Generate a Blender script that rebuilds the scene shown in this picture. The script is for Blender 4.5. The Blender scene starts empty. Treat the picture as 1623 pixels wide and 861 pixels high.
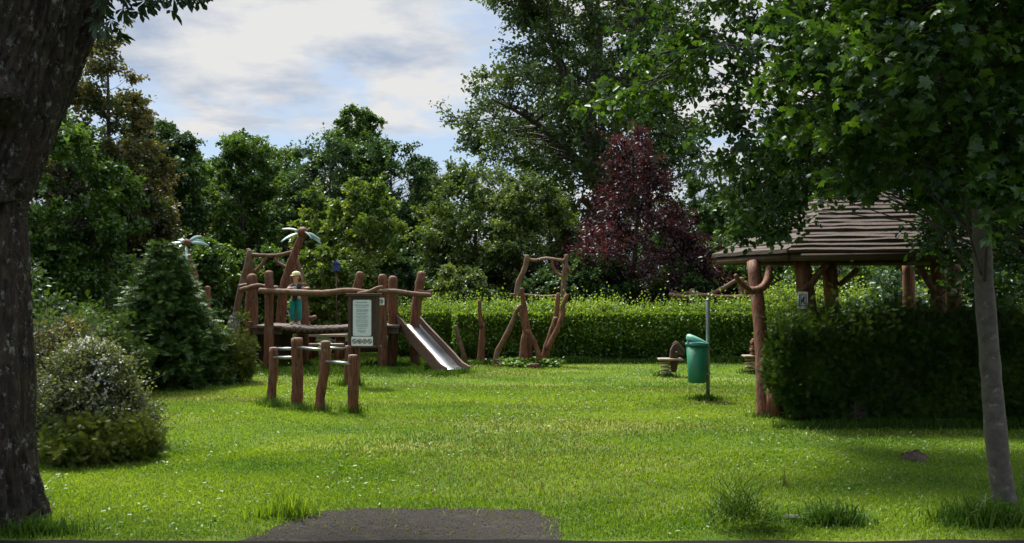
import bpy, bmesh, math, random
import numpy as np
from mathutils import Vector, Matrix

random.seed(4)
sc = bpy.context.scene
col = sc.collection
R = np.random.RandomState

# ------------------------------------------------------------------ measuring
F, CX, HY, CH = 1400.0, 811.5, 452.0, 1.6      # photo: focal length, centre column, horizon row, eye height


def W(px, py, Y):
    return np.array([(px - CX) / F * Y, Y, CH - (py - HY) / F * Y])


def GY(py):
    return F * CH / (py - HY)


def G(px, py):
    p = W(px, py, GY(py)); p[2] = 0
    return p


def nrm(a):
    a = np.asarray(a, float)
    return a / np.maximum(np.linalg.norm(a, axis=-1, keepdims=True), 1e-9)


def wob(p, seed, f=1.0):
    """smooth value noise of positions, about -1..1"""
    r = R(seed); p = np.atleast_2d(p); o = np.zeros(len(p)); a = 0
    for k in range(7):
        d = r.normal(size=p.shape[1]); d = d / np.linalg.norm(d) * f * (1.0 + 0.5 * k)
        w = 1 / (1 + .35 * k)
        o += w * np.sin(p @ d + r.uniform(0, 6.28)); a += w * .62
    return o / a


# ------------------------------------------------------------------ materials
def newmat(name):
    m = bpy.data.materials.new(name); m.use_nodes = True
    nt = m.node_tree; nt.nodes.clear()
    return m, nt, nt.nodes.new('ShaderNodeOutputMaterial')


def rgb(c):
    return (c[0], c[1], c[2], 1)


def mixc(nt, fac, a, b):
    n = nt.nodes.new('ShaderNodeMix'); n.data_type = 'RGBA'
    for s, v in ((n.inputs[0], fac), (n.inputs[6], a), (n.inputs[7], b)):
        if hasattr(v, 'is_linked'):
            nt.links.new(v, s)
        elif isinstance(v, (tuple, list)):
            s.default_value = rgb(v)
        else:
            s.default_value = v
    return n.outputs[2]


def noise(nt, scale, detail=4, rough=.55, vec=None, dist=0):
    n = nt.nodes.new('ShaderNodeTexNoise')
    n.inputs['Scale'].default_value = scale; n.inputs['Detail'].default_value = detail
    n.inputs['Roughness'].default_value = rough; n.inputs['Distortion'].default_value = dist
    if vec is not None:
        nt.links.new(vec, n.inputs['Vector'])
    return n.outputs['Fac']


def ramp(nt, fac, lo, hi):
    n = nt.nodes.new('ShaderNodeMapRange'); n.inputs['From Min'].default_value = lo
    n.inputs['From Max'].default_value = hi
    nt.links.new(fac, n.inputs['Value'])
    return n.outputs['Result']


def coord(nt, scale=(1, 1, 1), which='Object'):
    t = nt.nodes.new('ShaderNodeTexCoord'); m = nt.nodes.new('ShaderNodeMapping')
    m.inputs['Scale'].default_value = scale
    nt.links.new(t.outputs[which], m.inputs['Vector'])
    return m.outputs['Vector']


def bump(nt, h, strength=.4, dist=.01):
    b = nt.nodes.new('ShaderNodeBump'); b.inputs['Strength'].default_value = strength
    b.inputs['Distance'].default_value = dist
    nt.links.new(h, b.inputs['Height'])
    return b.outputs['Normal']


def surf(name, c0, c1, scale=6, stretch=(1, 1, 1), rough=.8, bumpk=.3, bdist=.01, metal=0, c2=None, s2=2.0, t2=(.52, .62), detail=6, crack=None):
    m, nt, out = newmat(name)
    v = coord(nt, stretch)
    f = noise(nt, scale, detail, .6, v)
    c = mixc(nt, ramp(nt, f, .32, .68), c0, c1)
    if c2 is not None:
        f2 = noise(nt, s2, 5, .65, coord(nt, (1, 1, 1)))
        c = mixc(nt, ramp(nt, f2, *t2), c, c2)
    if crack is not None:
        c = mixc(nt, ramp(nt, noise(nt, 48, 4, .6, coord(nt, (1, 1, .05)), .3), .57, .64), c, crack)
    p = nt.nodes.new('ShaderNodeBsdfPrincipled')
    nt.links.new(c, p.inputs['Base Color'])
    p.inputs['Roughness'].default_value = rough; p.inputs['Metallic'].default_value = metal
    if bumpk:
        nt.links.new(bump(nt, f, bumpk, bdist), p.inputs['Normal'])
    nt.links.new(p.outputs[0], out.inputs[0])
    return m


def leafmat(name, c0, c1, trans=.40, gloss=.035, ycol=None, rough=.42):
    m, nt, out = newmat(name)
    a = nt.nodes.new('ShaderNodeAttribute'); a.attribute_name = 'tint'
    c = mixc(nt, a.outputs['Fac'], c0, c1)
    d = nt.nodes.new('ShaderNodeBsdfDiffuse'); nt.links.new(c, d.inputs[0])
    t = nt.nodes.new('ShaderNodeBsdfTranslucent')
    y = ycol or (1.25, 1.2, .6)
    mm = nt.nodes.new('ShaderNodeMix'); mm.data_type = 'RGBA'; mm.blend_type = 'MULTIPLY'
    mm.inputs[0].default_value = 1; nt.links.new(c, mm.inputs[6]); mm.inputs[7].default_value = rgb(y)
    nt.links.new(mm.outputs[2], t.inputs[0])
    x = nt.nodes.new('ShaderNodeMixShader'); x.inputs[0].default_value = trans
    nt.links.new(d.outputs[0], x.inputs[1]); nt.links.new(t.outputs[0], x.inputs[2])
    g = nt.nodes.new('ShaderNodeBsdfGlossy'); g.inputs['Roughness'].default_value = rough
    g.inputs[0].default_value = (.8, .85, .9, 1)
    x2 = nt.nodes.new('ShaderNodeMixShader'); x2.inputs[0].default_value = gloss
    nt.links.new(x.outputs[0], x2.inputs[1]); nt.links.new(g.outputs[0], x2.inputs[2])
    nt.links.new(x2.outputs[0], out.inputs[0])
    return m


M = {}
M['log'] = surf('stained_log', (.050, .016, .005), (.20, .063, .017), 26, (1, 1, .16), .75, .8, .014, c2=(.125, .085, .055), s2=7, t2=(.54, .68), detail=8, crack=(.014, .006, .003))
M['branch'] = surf('weathered_branch', (.080, .036, .016), (.18, .088, .042), 24, (.5, 1, .4), .8, .6, .01, c2=(.17, .13, .09), s2=5, t2=(.5, .7), detail=8)
M['endgrain'] = surf('end_grain', (.20, .155, .11), (.30, .24, .18), 14, rough=.85, bumpk=.3)
M['dark_wood'] = surf('dark_wood', (.035, .018, .010), (.075, .04, .022), 9, (1, 1, .3), .8, .4)
M['deck'] = surf('deck_wood', (.06, .04, .028), (.12, .085, .062), 10, (1, 1, 1), .85, .4)
M['shingle'] = surf('roof_wood', (.026, .016, .010), (.074, .049, .034), 14, (1, 1, 5), .85, .6, .015, c2=(.075, .070, .034), s2=4, t2=(.55, .75))
M['steel'] = surf('steel', (.24, .245, .25), (.34, .345, .35), 22, rough=.42, bumpk=.03, metal=.9)
M['galv'] = surf('grey_paint_steel', (.20, .22, .225), (.28, .30, .31), 14, rough=.45, bumpk=.05, metal=.5)
M['slide_side'] = surf('slide_side', (.075, .040, .024), (.13, .075, .046), 20, (.4, 1, 1), .75, .4)
M['petal'] = surf('mint_metal', (.28, .42, .41), (.40, .54, .52), 6, rough=.4, bumpk=0)
M['white'] = surf('white_sheet', (.74, .75, .76), (.8, .8, .8), 5, rough=.45, bumpk=0)
M['poster'] = surf('poster_paper', (.60, .645, .67), (.68, .71, .73), 5, rough=.4, bumpk=0)
M['ink'] = surf('ink', (.03, .03, .035), (.05, .05, .055), 5, rough=.6, bumpk=0)
M['greyink'] = surf('grey_ink', (.22, .27, .31), (.26, .31, .35), 5, rough=.6, bumpk=0)
M['redink'] = surf('dark_red_ink', (.10, .03, .03), (.14, .04, .04), 5, rough=.6, bumpk=0)
M['purpleink'] = surf('purple_ink', (.055, .04, .085), (.075, .055, .11), 5, rough=.6, bumpk=0)
M['bin'] = surf('green_plastic', (.006, .125, .055), (.010, .165, .075), 5, rough=.42, bumpk=.05, c2=(.02, .15, .08), s2=3)
M['binrim'] = surf('teal_rim_plastic', (.025, .15, .14), (.035, .19, .18), 5, rough=.4, bumpk=0)
M['binlid'] = surf('pale_green_lid', (.09, .33, .24), (.16, .42, .32), 4, rough=.38, bumpk=0)
M['spring'] = surf('spring_paint', (.16, .055, .03), (.26, .10, .06), 10, rough=.5, bumpk=.1)
M['springpale'] = surf('worn_spring', (.33, .25, .19), (.22, .12, .08), 8, rough=.55, bumpk=.1)
M['stone'] = surf('pale_stone', (.17, .16, .14), (.28, .265, .235), 6, rough=.9, bumpk=.5, c2=(.10, .11, .08), s2=3)
M['pebble'] = surf('dark_pebble', (.045, .040, .034), (.10, .09, .078), 30, rough=.9, bumpk=.2)
M['soil'] = surf('soil', (.035, .024, .016), (.085, .06, .042), 25, rough=.95, bumpk=.8, bdist=.02)
M['skin'] = surf('skin', (.46, .27, .19), (.52, .31, .22), 6, rough=.55, bumpk=0)
M['hair'] = surf('brown_hair', (.17, .10, .05), (.26, .16, .08), 20, (3, 3, .4), .6, .5)
M['cap'] = surf('cream_cap', (.56, .50, .27), (.66, .60, .36), 8, rough=.8, bumpk=.1)
M['tshirt'] = surf('black_shirt', (.016, .014, .022), (.03, .026, .036), 8, rough=.85, bumpk=.1)
M['print'] = surf('shirt_print', (.50, .47, .48), (.62, .57, .58), 30, rough=.8, bumpk=0)
M['trousers'] = surf('teal_cloth', (.005, .17, .165), (.012, .25, .235), 8, rough=.8, bumpk=.3)
M['shoe'] = surf('pale_shoe', (.30, .45, .48), (.5, .56, .58), 12, rough=.6, bumpk=.1)
M['blue'] = surf('blue_paint', (.018, .04, .16), (.03, .06, .22), 5, rough=.5, bumpk=.05)
M['asphalt'] = surf('asphalt', (.008, .0075, .007), (.016, .015, .014), 60, rough=1, bumpk=.6, bdist=.006)
M['asphalt'].node_tree.nodes['Principled BSDF'].inputs['Specular IOR Level'].default_value = .08
M['plaster'] = surf('cream_plaster', (.42, .38, .31), (.50, .46, .38), 4, rough=.9, bumpk=.1)
M['tile'] = surf('clay_roof', (.20, .075, .05), (.30, .13, .09), 12, rough=.85, bumpk=.4)
M['glass'] = surf('window_glass', (.03, .035, .04), (.05, .055, .06), 2, rough=.1, bumpk=0)

# barks
M['bark'] = surf('grey_brown_bark', (.045, .033, .023), (.095, .075, .055), 8, (1, 1, .35), .9, .8, .03)
M['bark_far'] = surf('dark_bark', (.03, .025, .02), (.065, .052, .042), 6, (1, 1, .3), .9, .5, .03)
M['bark_young'] = surf('smooth_young_bark', (.050, .042, .032), (.105, .09, .07), 14, (1, 1, 1.2), .85, .7, .006, c2=(.17, .155, .13), s2=16, t2=(.60, .70))


def old_bark():
    m, nt, out = newmat('old_lichen_bark')
    nz = noise(nt, 17, 12, .8, coord(nt, (1, 1, .33)), 1.2)
    big = noise(nt, 5, 6, .65, coord(nt, (1, 1, .5)))
    c = mixc(nt, ramp(nt, nz, .40, .60), (.009, .006, .004), (.095, .066, .042))
    c = mixc(nt, ramp(nt, big, .5, .75), c, (.018, .013, .010))
    lich = ramp(nt, noise(nt, 15, 8, .8, coord(nt, (1, 1, .7))), .565, .60)
    c = mixc(nt, lich, c, (.26, .26, .22))
    moss = ramp(nt, noise(nt, 2.6, 7, .75, coord(nt)), .53, .66)
    mxm = nt.nodes.new('ShaderNodeMath'); mxm.operation = 'MULTIPLY'; nt.links.new(moss, mxm.inputs[0]); nt.links.new(ramp(nt, nz, .38, .6), mxm.inputs[1])
    c = mixc(nt, mxm.outputs[0], c, (.045, .043, .010))
    p = nt.nodes.new('ShaderNodeBsdfPrincipled'); p.inputs['Roughness'].default_value = .95
    nt.links.new(c, p.inputs['Base Color'])
    nt.links.new(bump(nt, nz, 1.0, .05), p.inputs['Normal'])
    nt.links.new(p.outputs[0], out.inputs[0])
    return m


M['bark_old'] = old_bark()

# leaves: (dull, bright)
L = {}
L['dark'] = leafmat('dark_leaf', (.018, .044, .012), (.062, .120, .022))
L['mid'] = leafmat('mid_leaf', (.028, .070, .012), (.105, .185, .026))
L['olive'] = leafmat('olive_leaf', (.038, .068, .013), (.125, .180, .034))
L['light'] = leafmat('light_leaf', (.060, .115, .018), (.19, .255, .038))
L['maple'] = leafmat('maple_leaf', (.016, .046, .008), (.070, .142, .015), gloss=.03)
L['ovate'] = leafmat('ovate_leaf', (.013, .038, .008), (.050, .108, .014), gloss=.035)
L['chestnut'] = leafmat('chestnut_leaf', (.012, .026, .008), (.03, .055, .014))
L['bronze'] = leafmat('bronze_leaf', (.032, .058, .014), (.13, .105, .035))
L['purple'] = leafmat('purple_leaf', (.022, .010, .011), (.070, .025, .026), ycol=(1.2, .7, .6), gloss=.03)
L['bigmaple'] = leafmat('big_maple_leaf', (.024, .052, .014), (.085, .135, .028))
L['hedge'] = leafmat('privet_leaf', (.048, .122, .015), (.15, .26, .028))
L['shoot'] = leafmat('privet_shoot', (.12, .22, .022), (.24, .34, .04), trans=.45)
L['thuja'] = leafmat('thuja_spray', (.016, .042, .008), (.070, .120, .016), trans=.3, gloss=.008)
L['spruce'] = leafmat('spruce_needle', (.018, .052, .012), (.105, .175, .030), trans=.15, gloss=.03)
L['juniper'] = leafmat('juniper_needle', (.026, .052, .010), (.15, .185, .022), trans=.15, gloss=.02)
L['spirea'] = leafmat('spirea_leaf', (.055, .078, .026), (.16, .185, .075))
L['lilac'] = leafmat('lilac_leaf', (.018, .046, .014), (.055, .11, .032), gloss=.06)
L['grass'] = leafmat('grass_blade', (.038, .120, .006), (.235, .340, .018), trans=.42, gloss=.03)
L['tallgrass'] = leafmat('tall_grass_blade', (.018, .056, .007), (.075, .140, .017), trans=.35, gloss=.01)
L['dry'] = leafmat('dry_blade', (.13, .155, .022), (.235, .235, .055), trans=.2, gloss=.02)
L['white'] = leafmat('white_blossom', (.55, .56, .50), (.75, .75, .70), trans=.3, gloss=.0, ycol=(1, 1, 1))

# ------------------------------------------------------------------ object helpers


def origin_of(o):
    v = np.zeros(3)
    while o is not None:
        v += np.array(o.location); o = o.parent
    return v


def tag(o, label, cat, group=None):
    o['label'] = label; o['category'] = cat
    if group:
        o['group'] = group
    return o


def thing(name, loc, label, cat, group=None):
    o = bpy.data.objects.new(name, None); col.objects.link(o)
    o.location = tuple(float(x) for x in loc); o.empty_display_size = .1
    return tag(o, label, cat, group)


def link(name, me, mat, parent=None, origin=None):
    me.materials.append(mat)
    o = bpy.data.objects.new(name, me); col.objects.link(o)
    if parent is not None:
        o.parent = parent
    if origin is not None:
        o.location = tuple(float(x) for x in origin)
    return o


class MB:
    def __init__(s):
        s.v = []; s.f = []; s.n = 0

    def add(s, v, f):
        v = np.asarray(v, float)
        s.v.append(v); n = s.n
        s.f.extend([tuple(int(i) + n for i in q) for q in f]); s.n += len(v)
        return s

    def tube(s, pts, rad, sides=8, tip='round', lump=0, seed=0):
        pts = np.asarray(pts, float); n = len(pts)
        rad = np.broadcast_to(np.asarray(rad, float), (n,)).copy()
        T = nrm(np.gradient(pts, axis=0))
        u = np.cross(T[0], [0, 0, 1.0])
        if np.linalg.norm(u) < .05:
            u = np.array([1.0, 0, 0])
        u = nrm(u)
        P = list(pts); RR = list(rad); TT = list(T)
        if tip == 'round':
            r0, r1 = rad[0], rad[-1]
            P = [pts[0] - T[0] * r0 * .55, pts[0] - T[0] * r0 * .35] + P + [pts[-1] + T[-1] * r1 * .35, pts[-1] + T[-1] * r1 * .55]
            RR = [r0 * .35, r0 * .8] + RR + [r1 * .8, r1 * .35]
            TT = [T[0], T[0]] + TT + [T[-1], T[-1]]
        ang = np.arange(sides) * 2 * math.pi / sides
        rg = R(seed); lu = rg.normal(size=sides) * lump
        V = []
        for p, r, t in zip(P, RR, TT):
            u = nrm(u - t * np.dot(u, t)); w = np.cross(t, u)
            k = r * (1 + lu + rg.normal(size=sides) * lump * .5)
            V.append(p + np.cos(ang)[:, None] * u * k[:, None] + np.sin(ang)[:, None] * w * k[:, None])
        m = len(P); V = np.concatenate(V)
        f = []
        for i in range(m - 1):
            for j in range(sides):
                a = i * sides + j; b = i * sides + (j + 1) % sides
                f.append((a, b, b + sides, a + sides))
        f.append(tuple(range(sides))[::-1]); f.append(tuple((m - 1) * sides + j for j in range(sides)))
        return s.add(V, f)

    def box(s, c, size, rz=0, rx=0, ry=0):
        x, y, z = [k / 2 for k in size]
        v = np.array([(a * x, b * y, d * z) for d in (-1, 1) for a, b in ((-1, -1), (1, -1), (1, 1), (-1, 1))])
        mt = np.array(Matrix.Rotation(rz, 3, 'Z') @ Matrix.Rotation(ry, 3, 'Y') @ Matrix.Rotation(rx, 3, 'X'))
        return s.add(v @ mt.T + np.asarray(c, float), [(3, 2, 1, 0), (4, 5, 6, 7), (0, 1, 5, 4), (1, 2, 6, 5), (2, 3, 7, 6), (3, 0, 4, 7)])

    def lathe(s, prof, c, sides=20, ax=(1, 1)):
        V = []; f = []; m = len(prof)
        for r, z in prof:
            for j in range(sides):
                a = 2 * math.pi * j / sides
                V.append((c[0] + r * ax[0] * math.cos(a), c[1] + r * ax[1] * math.sin(a), c[2] + z))
        for i in range(m - 1):
            for j in range(sides):
                a = i * sides + j; b = i * sides + (j + 1) % sides
                f.append((a, b, b + sides, a + sides))
        f.append(tuple(range(sides))[::-1]); f.append(tuple((m - 1) * sides + j for j in range(sides)))
        return s.add(V, f)

    def prism(s, poly, axis_o, ux, uy, un, th):
        """poly in 2-D, extruded th along un"""
        ux, uy, un, o = [np.asarray(k, float) for k in (ux, uy, un, axis_o)]
        a = np.array([o + ux * p[0] + uy * p[1] for p in poly]); n = len(a)
        f = [tuple(range(n)), tuple(range(2 * n - 1, n - 1, -1))]
        f += [(i, i + n, (i + 1) % n + n, (i + 1) % n) for i in range(n)]
        return s.add(np.concatenate([a, a + un * th]), f)

    def build(s, name, mat, parent=None, origin=None, smooth=True, bevel=0):
        V = np.concatenate(s.v)
        org = np.zeros(3)
        if parent is not None:
            org = origin_of(parent)
        elif origin is not None:
            org = np.asarray(origin, float)
        me = bpy.data.meshes.new(name)
        me.from_pydata((V - org).tolist(), [], s.f)
        if not smooth:
            me.polygons.foreach_set('use_smooth', [False] * len(me.polygons))
        else:
            me.polygons.foreach_set('use_smooth', [True] * len(me.polygons))
        bm = bmesh.new(); bm.from_mesh(me); bmesh.ops.recalc_face_normals(bm, faces=bm.faces); bm.to_mesh(me); bm.free()
        o = link(name, me, mat, parent, None if parent is not None else org)
        if bevel:
            b = o.modifiers.new('edge', 'BEVEL'); b.width = bevel; b.segments = 2; b.limit_method = 'ANGLE'
        return o


def spline(pts, n=6):
    p = np.asarray(pts, float)
    if len(p) < 3:
        t = np.linspace(0, 1, n + 1)[:, None]
        return p[0] * (1 - t) + p[-1] * t
    q = np.vstack([2 * p[0] - p[1], p, 2 * p[-1] - p[-2]]); o = []
    for i in range(1, len(q) - 2):
        for k in range(n):
            t = k / n
            o.append(.5 * ((2 * q[i]) + (-q[i - 1] + q[i + 1]) * t + (2 * q[i - 1] - 5 * q[i] + 4 * q[i + 1] - q[i + 2]) * t * t + (-q[i - 1] + 3 * q[i] - 3 * q[i + 1] + q[i + 2]) * t ** 3))
    o.append(p[-1])
    return np.array(o)


def fast(name, V, faces_flat, starts, mat, parent=None, tint=None, origin=None):
    org = origin_of(parent) if parent is not None else (np.zeros(3) if origin is None else np.asarray(origin, float))
    me = bpy.data.meshes.new(name)
    me.vertices.add(len(V)); me.vertices.foreach_set('co', (V - org).astype(np.float32).ravel())
    me.loops.add(len(faces_flat)); me.loops.foreach_set('vertex_index', faces_flat.astype(np.int32))
    me.polygons.add(len(starts)); me.polygons.foreach_set('loop_start', starts.astype(np.int32))
    me.update(calc_edges=True)
    if tint is not None:
        a = me.attributes.new('tint', 'FLOAT', 'POINT'); a.data.foreach_set('value', tint.astype(np.float32))
    return link(name, me, mat, parent, None if parent is not None else org)


def tmpl(v, f):
    fl = np.array([i for q in f for i in q]); ln = np.array([len(q) for q in f])
    return np.array(v, float), fl, ln


RHOMB = tmpl([(0, 0, 0), (-.34, .45, .08), (0, 1, -.05), (.34, .45, .08)], [(0, 3, 2), (0, 2, 1)])
OVATE = tmpl([(0, 0, 0), (-.2, .18, .05), (-.33, .48, .09), (-.2, .8, .05), (0, 1, -.06), (.2, .8, .05), (.33, .48, .09), (.2, .18, .05)],
             [(0, 4, 3, 2, 1), (0, 7, 6, 5, 4)])


def maple():
    h = [(.12, -.03), (.40, -.07), (.30, .16), (.50, .20), (.66, .44), (.44, .44), (.40, .66), (.22, .58), (.12, .80)]
    o = [(0, .04)] + h + [(0, 1.0)] + [(-x, y) for x, y in h[::-1]]
    v = [(0, .36, .03)] + [(x, y, -.42 * (x * x + (y - .36) ** 2)) for x, y in o]
    n = len(o)
    return tmpl(v, [(0, 1 + i, 1 + (i + 1) % n) for i in range(n)])


def palmate():
    v = []; f = []
    for a, l in ((-75, .62), (-38, .86), (0, 1), (38, .86), (75, .62)):
        c, s_ = math.cos(math.radians(a)), math.sin(math.radians(a)); b = len(v)
        for x, y, z in ((0, .05, 0), (-.09, .4, .02), (-.17, .74, 0), (-.08, .92, -.05), (0, 1, -.09), (.08, .92, -.05), (.17, .74, 0), (.09, .4, .02)):
            x *= l; y *= l
            v.append((x * c + y * s_, -x * s_ + y * c, z - .22 * y * y))
        f += [(b, b + 4, b + 3, b + 2, b + 1), (b, b + 7, b + 6, b + 5, b + 4)]
    return tmpl(v, f)


def frond(angs, w=.07):
    v = []; f = []
    for a, y0, l in angs:
        c, s_ = math.cos(math.radians(a)), math.sin(math.radians(a)); b = len(v)
        for x, y in ((0, 0), (-w, l * .5), (0, l), (w, l * .5)):
            v.append((x * c + y * s_, y0 - x * s_ + y * c, -.15 * (y0 + y) ** 2))
        f += [(b, b + 3, b + 2, b + 1)]
    return tmpl(v, f)


MAPLE = maple(); PALM = palmate()
THUJA = frond([(0, 0, 1), (-42, .05, .55), (42, .1, .55), (-38, .25, .5), (38, .3, .5), (-34, .48, .4), (34, .52, .4)], .045)
NEEDLE = frond([(0, 0, 1), (-55, .1, .45), (55, .15, .45), (-50, .38, .42), (52, .42, .42), (-40, .65, .32), (42, .68, .3)], .055)
STRIP = tmpl([(-.11, 0, 0), (.11, 0, 0), (0, 1, -.1)], [(0, 1, 2)])


def put_leaves(name, P, A, N, S, T, mat, parent=None, tint=None, origin=None):
    v, fl, ln = T; k = len(v); n = len(P)
    A = nrm(A); B = nrm(np.cross(A, N)); N = np.cross(B, A)
    S = np.broadcast_to(np.asarray(S, float), (n,))
    V = P[:, None, :] + S[:, None, None] * (v[None, :, 0, None] * B[:, None] + v[None, :, 1, None] * A[:, None] + v[None, :, 2, None] * N[:, None])
    loops = (fl[None] + (np.arange(n) * k)[:, None]).ravel()
    lens = np.tile(ln, n); st = np.concatenate([[0], np.cumsum(lens)[:-1]])
    t = np.repeat(np.full(n, .5) if tint is None else np.clip(tint, 0, 1), k)
    return fast(name, V.reshape(-1, 3), loops, st, mat, parent, t, origin)


def sticks_arr(P0, P1, r0, r1):
    n = len(P0); D = nrm(P1 - P0)
    u = nrm(np.cross(D, np.where(np.abs(D[:, 2:3]) > .9, [[1.0, 0, 0]], [[0, 0, 1.0]]))); w = np.cross(D, u)
    r0 = np.broadcast_to(r0, (n,)); r1 = np.broadcast_to(r1, (n,)); V = []
    for P, r in ((P0, r0), (P1, r1)):
        for a in (0, 2.094, 4.189):
            V.append(P + (u * math.cos(a) + w * math.sin(a)) * r[:, None])
    V = np.stack(V, 1)
    f = [(j, (j + 1) % 3, (j + 1) % 3 + 3, j + 3) for j in range(3)]
    return V.reshape(-1, 3), [tuple(i + 6 * k for i in q) for k in range(n) for q in f]


def twig_leaves(rg, C, O, cr, nt, nl, droop=.3, up=.8, flat=.6):
    """C cluster centres, O outward directions; returns twig ends and leaf arrays"""
    m = len(C)
    Cc = np.repeat(C, nt, 0); Oo = np.repeat(O, nt, 0)
    d = Oo * .7 + rg.normal(size=Cc.shape) * [1, 1, flat]; d = nrm(d)
    ln = cr * (rg.uniform(.45, 1.1, len(Cc)) + .7 * (rg.uniform(size=len(Cc)) < .10))
    E = Cc + d * ln[:, None]; E[:, 2] -= droop * .35 * ln
    P0 = np.repeat(Cc, nl, 0); P1 = np.repeat(E, nl, 0); dd = np.repeat(d, nl, 0)
    t = rg.uniform(.12, 1.0, len(P0)) ** .75
    P = P0 + (P1 - P0) * t[:, None] + rg.normal(size=P0.shape) * cr * .11
    A = dd * .5 + rg.normal(size=P.shape) * .75 + np.array([0, 0, -droop])
    N = rg.normal(size=P.shape) * .6 + np.array([0, 0, up])
    ci = np.repeat(np.arange(m), nt * nl)
    return Cc, E, P, A, N, ci


def prof_r(z, prof):
    zz = [p[0] for p in prof]; rr = [p[1] for p in prof]
    return np.interp(z, zz, rr)


def tree(name, label, x, y, prof, trunk_r, leaf, lsize, ncl, nt, nl, seed, group=None, T=RHOMB, cat='tree', bark='bark_far',
         cr=.5, trunk_top=.9, lean=(0, 0), tintamp=.35, droop=.3, limb=.35, inner=.55, twigs=False, lobes=.3, fork=None, rise=.45):
    """prof: (height, crown radius) pairs bottom to top"""
    rg = R(seed); top = prof[-1][0]; z0 = prof[0][0]
    root = thing(name, (x, y, 0), label, cat, group)
    base = np.array([x, y, 0.0])
    tp = [base + [0, 0, -.1]]
    for k in range(1, 6):
        h = top * trunk_top * k / 5
        tp.append(base + [lean[0] * k / 5 + rg.normal() * trunk_r * .8, lean[1] * k / 5 + rg.normal() * trunk_r * .8, h])
    tp = spline(tp, 4)
    tr = trunk_r * np.clip(1.12 - tp[:, 2] / (top * trunk_top), .06, 1.1) ** .8
    mb = MB(); mb.tube(tp, tr, 8, 'flat', .06, seed)
    # cluster centres inside the crown outline
    C = []
    zs = rg.uniform(z0, top, ncl * 6)
    w = prof_r(zs, prof); keep = rg.uniform(size=len(zs)) < (w / max(p[1] for p in prof)) ** 1.2 + .03
    zs = zs[keep][:ncl]
    th = rg.uniform(0, 6.283, len(zs)); u = rg.uniform(inner ** 2.2, 1, len(zs)) ** (1 / 2.2)
    lob = 1 + lobes * wob(np.stack([np.cos(th) * 2, np.sin(th) * 2, zs * 1.6 / max(cr * 2, .4)], 1), seed + 5, 1.3)
    rr = prof_r(zs, prof) * u * lob
    ax = np.stack([np.interp(zs, tp[:, 2], tp[:, 0]), np.interp(zs, tp[:, 2], tp[:, 1])], 1)
    C = np.stack([ax[:, 0] + np.cos(th) * rr, ax[:, 1] + np.sin(th) * rr, zs], 1)
    O = nrm(np.stack([np.cos(th), np.sin(th), np.full(len(th), .35)], 1))
    # limbs
    mains = None
    if fork is not None:
        idx = [int(np.argmax(C[:, 2]))]; dd = np.linalg.norm((C - C[idx[0]]) * [1, 1, .6], axis=1)
        for _ in range(11):
            j = int(np.argmax(dd)); idx.append(j); dd = np.minimum(dd, np.linalg.norm((C - C[j]) * [1, 1, .6], axis=1))
        mains = []; mr = []
        for q_, j in enumerate(idx):
            z_ = fork + (C[j, 2] - fork) * .22 * rg.uniform(.1, 1)
            s = np.array([np.interp(z_, tp[:, 2], tp[:, 0]), np.interp(z_, tp[:, 2], tp[:, 1]), z_]); e = s * .1 + C[j] * .9
            m1 = s * .68 + e * .32 + [0, 0, .10 * np.linalg.norm(e - s)] + rg.normal(size=3) * .25; m2 = s * .33 + e * .67 + [0, 0, .08 * np.linalg.norm(e - s)] + rg.normal(size=3) * .3
            b = spline([s, m1, m2, e], 6); rb = np.interp(z_, tp[:, 2], tr) * .55
            rr_ = np.linspace(rb, rb * .18, len(b)); mb.tube(b, rr_, 7, 'flat'); mains.append(b); mr.append(rr_)
        mp_ = np.concatenate(mains); mr_ = np.concatenate(mr)
        for i in range(len(C)):
            dv = C[i] - mp_; cost = np.linalg.norm(dv, axis=1) + 1.5 * np.maximum(0, -dv[:, 2] + .2); j = int(np.argmin(cost)); s = mp_[j]
            L_ = np.linalg.norm(C[i] - s); m1 = s * .5 + C[i] * .5 + rg.normal(size=3) * L_ * .10 + [0, 0, .08 * L_]
            b = spline([s, m1, C[i]], 4); mb.tube(b, np.linspace(min(mr_[j] * .6, .06), .012, len(b)), 4, 'flat')
    for i in range(len(C)):
        if mains is not None:
            break
        zs_ = max(min(C[i, 2] - rr[i] * rise - .15, top * trunk_top * .97), z0 * .55 + .05)
        if fork is not None:
            zs_ = max(fork, C[i, 2] * .35)
        s = np.array([np.interp(zs_, tp[:, 2], tp[:, 0]), np.interp(zs_, tp[:, 2], tp[:, 1]), zs_])
        tr_ = np.interp(zs_, tp[:, 2], tr)
        mid = s * .5 + C[i] * .5; mid[2] += (C[i, 2] - s[2]) * (.12 if fork else -.10) ; mid += rg.normal(size=3) * rr[i] * .06
        b = spline([s, mid, C[i]], 3)
        rb = tr_ * limb * (.55 + .5 * rg.uniform())
        mb.tube(b, np.linspace(max(rb, .006), max(rb * .18, .003), len(b)), 5, 'flat')
    Cc, E, P, A, N, ci = twig_leaves(rg, C, O, cr, nt, nl, droop)
    if twigs:
        v, f = sticks_arr(Cc, E, trunk_r * .06 + .002, .0015); mb.add(v, f)
    mb.build('trunk', M[bark], root)
    keep = P[:, 2] > .03
    P, A, N, ci = P[keep], A[keep], N[keep], ci[keep]
    ct = rg.uniform(.5 - tintamp, .5 + tintamp, len(C))
    tint = (ct[ci] - .5) * 1.3 + .5 + rg.normal(size=len(P)) * .22
    put_leaves('crown', P, A, N, lsize * rg.uniform(.65, 1.25, len(P)), T, L[leaf], root, tint)
    return root


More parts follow.
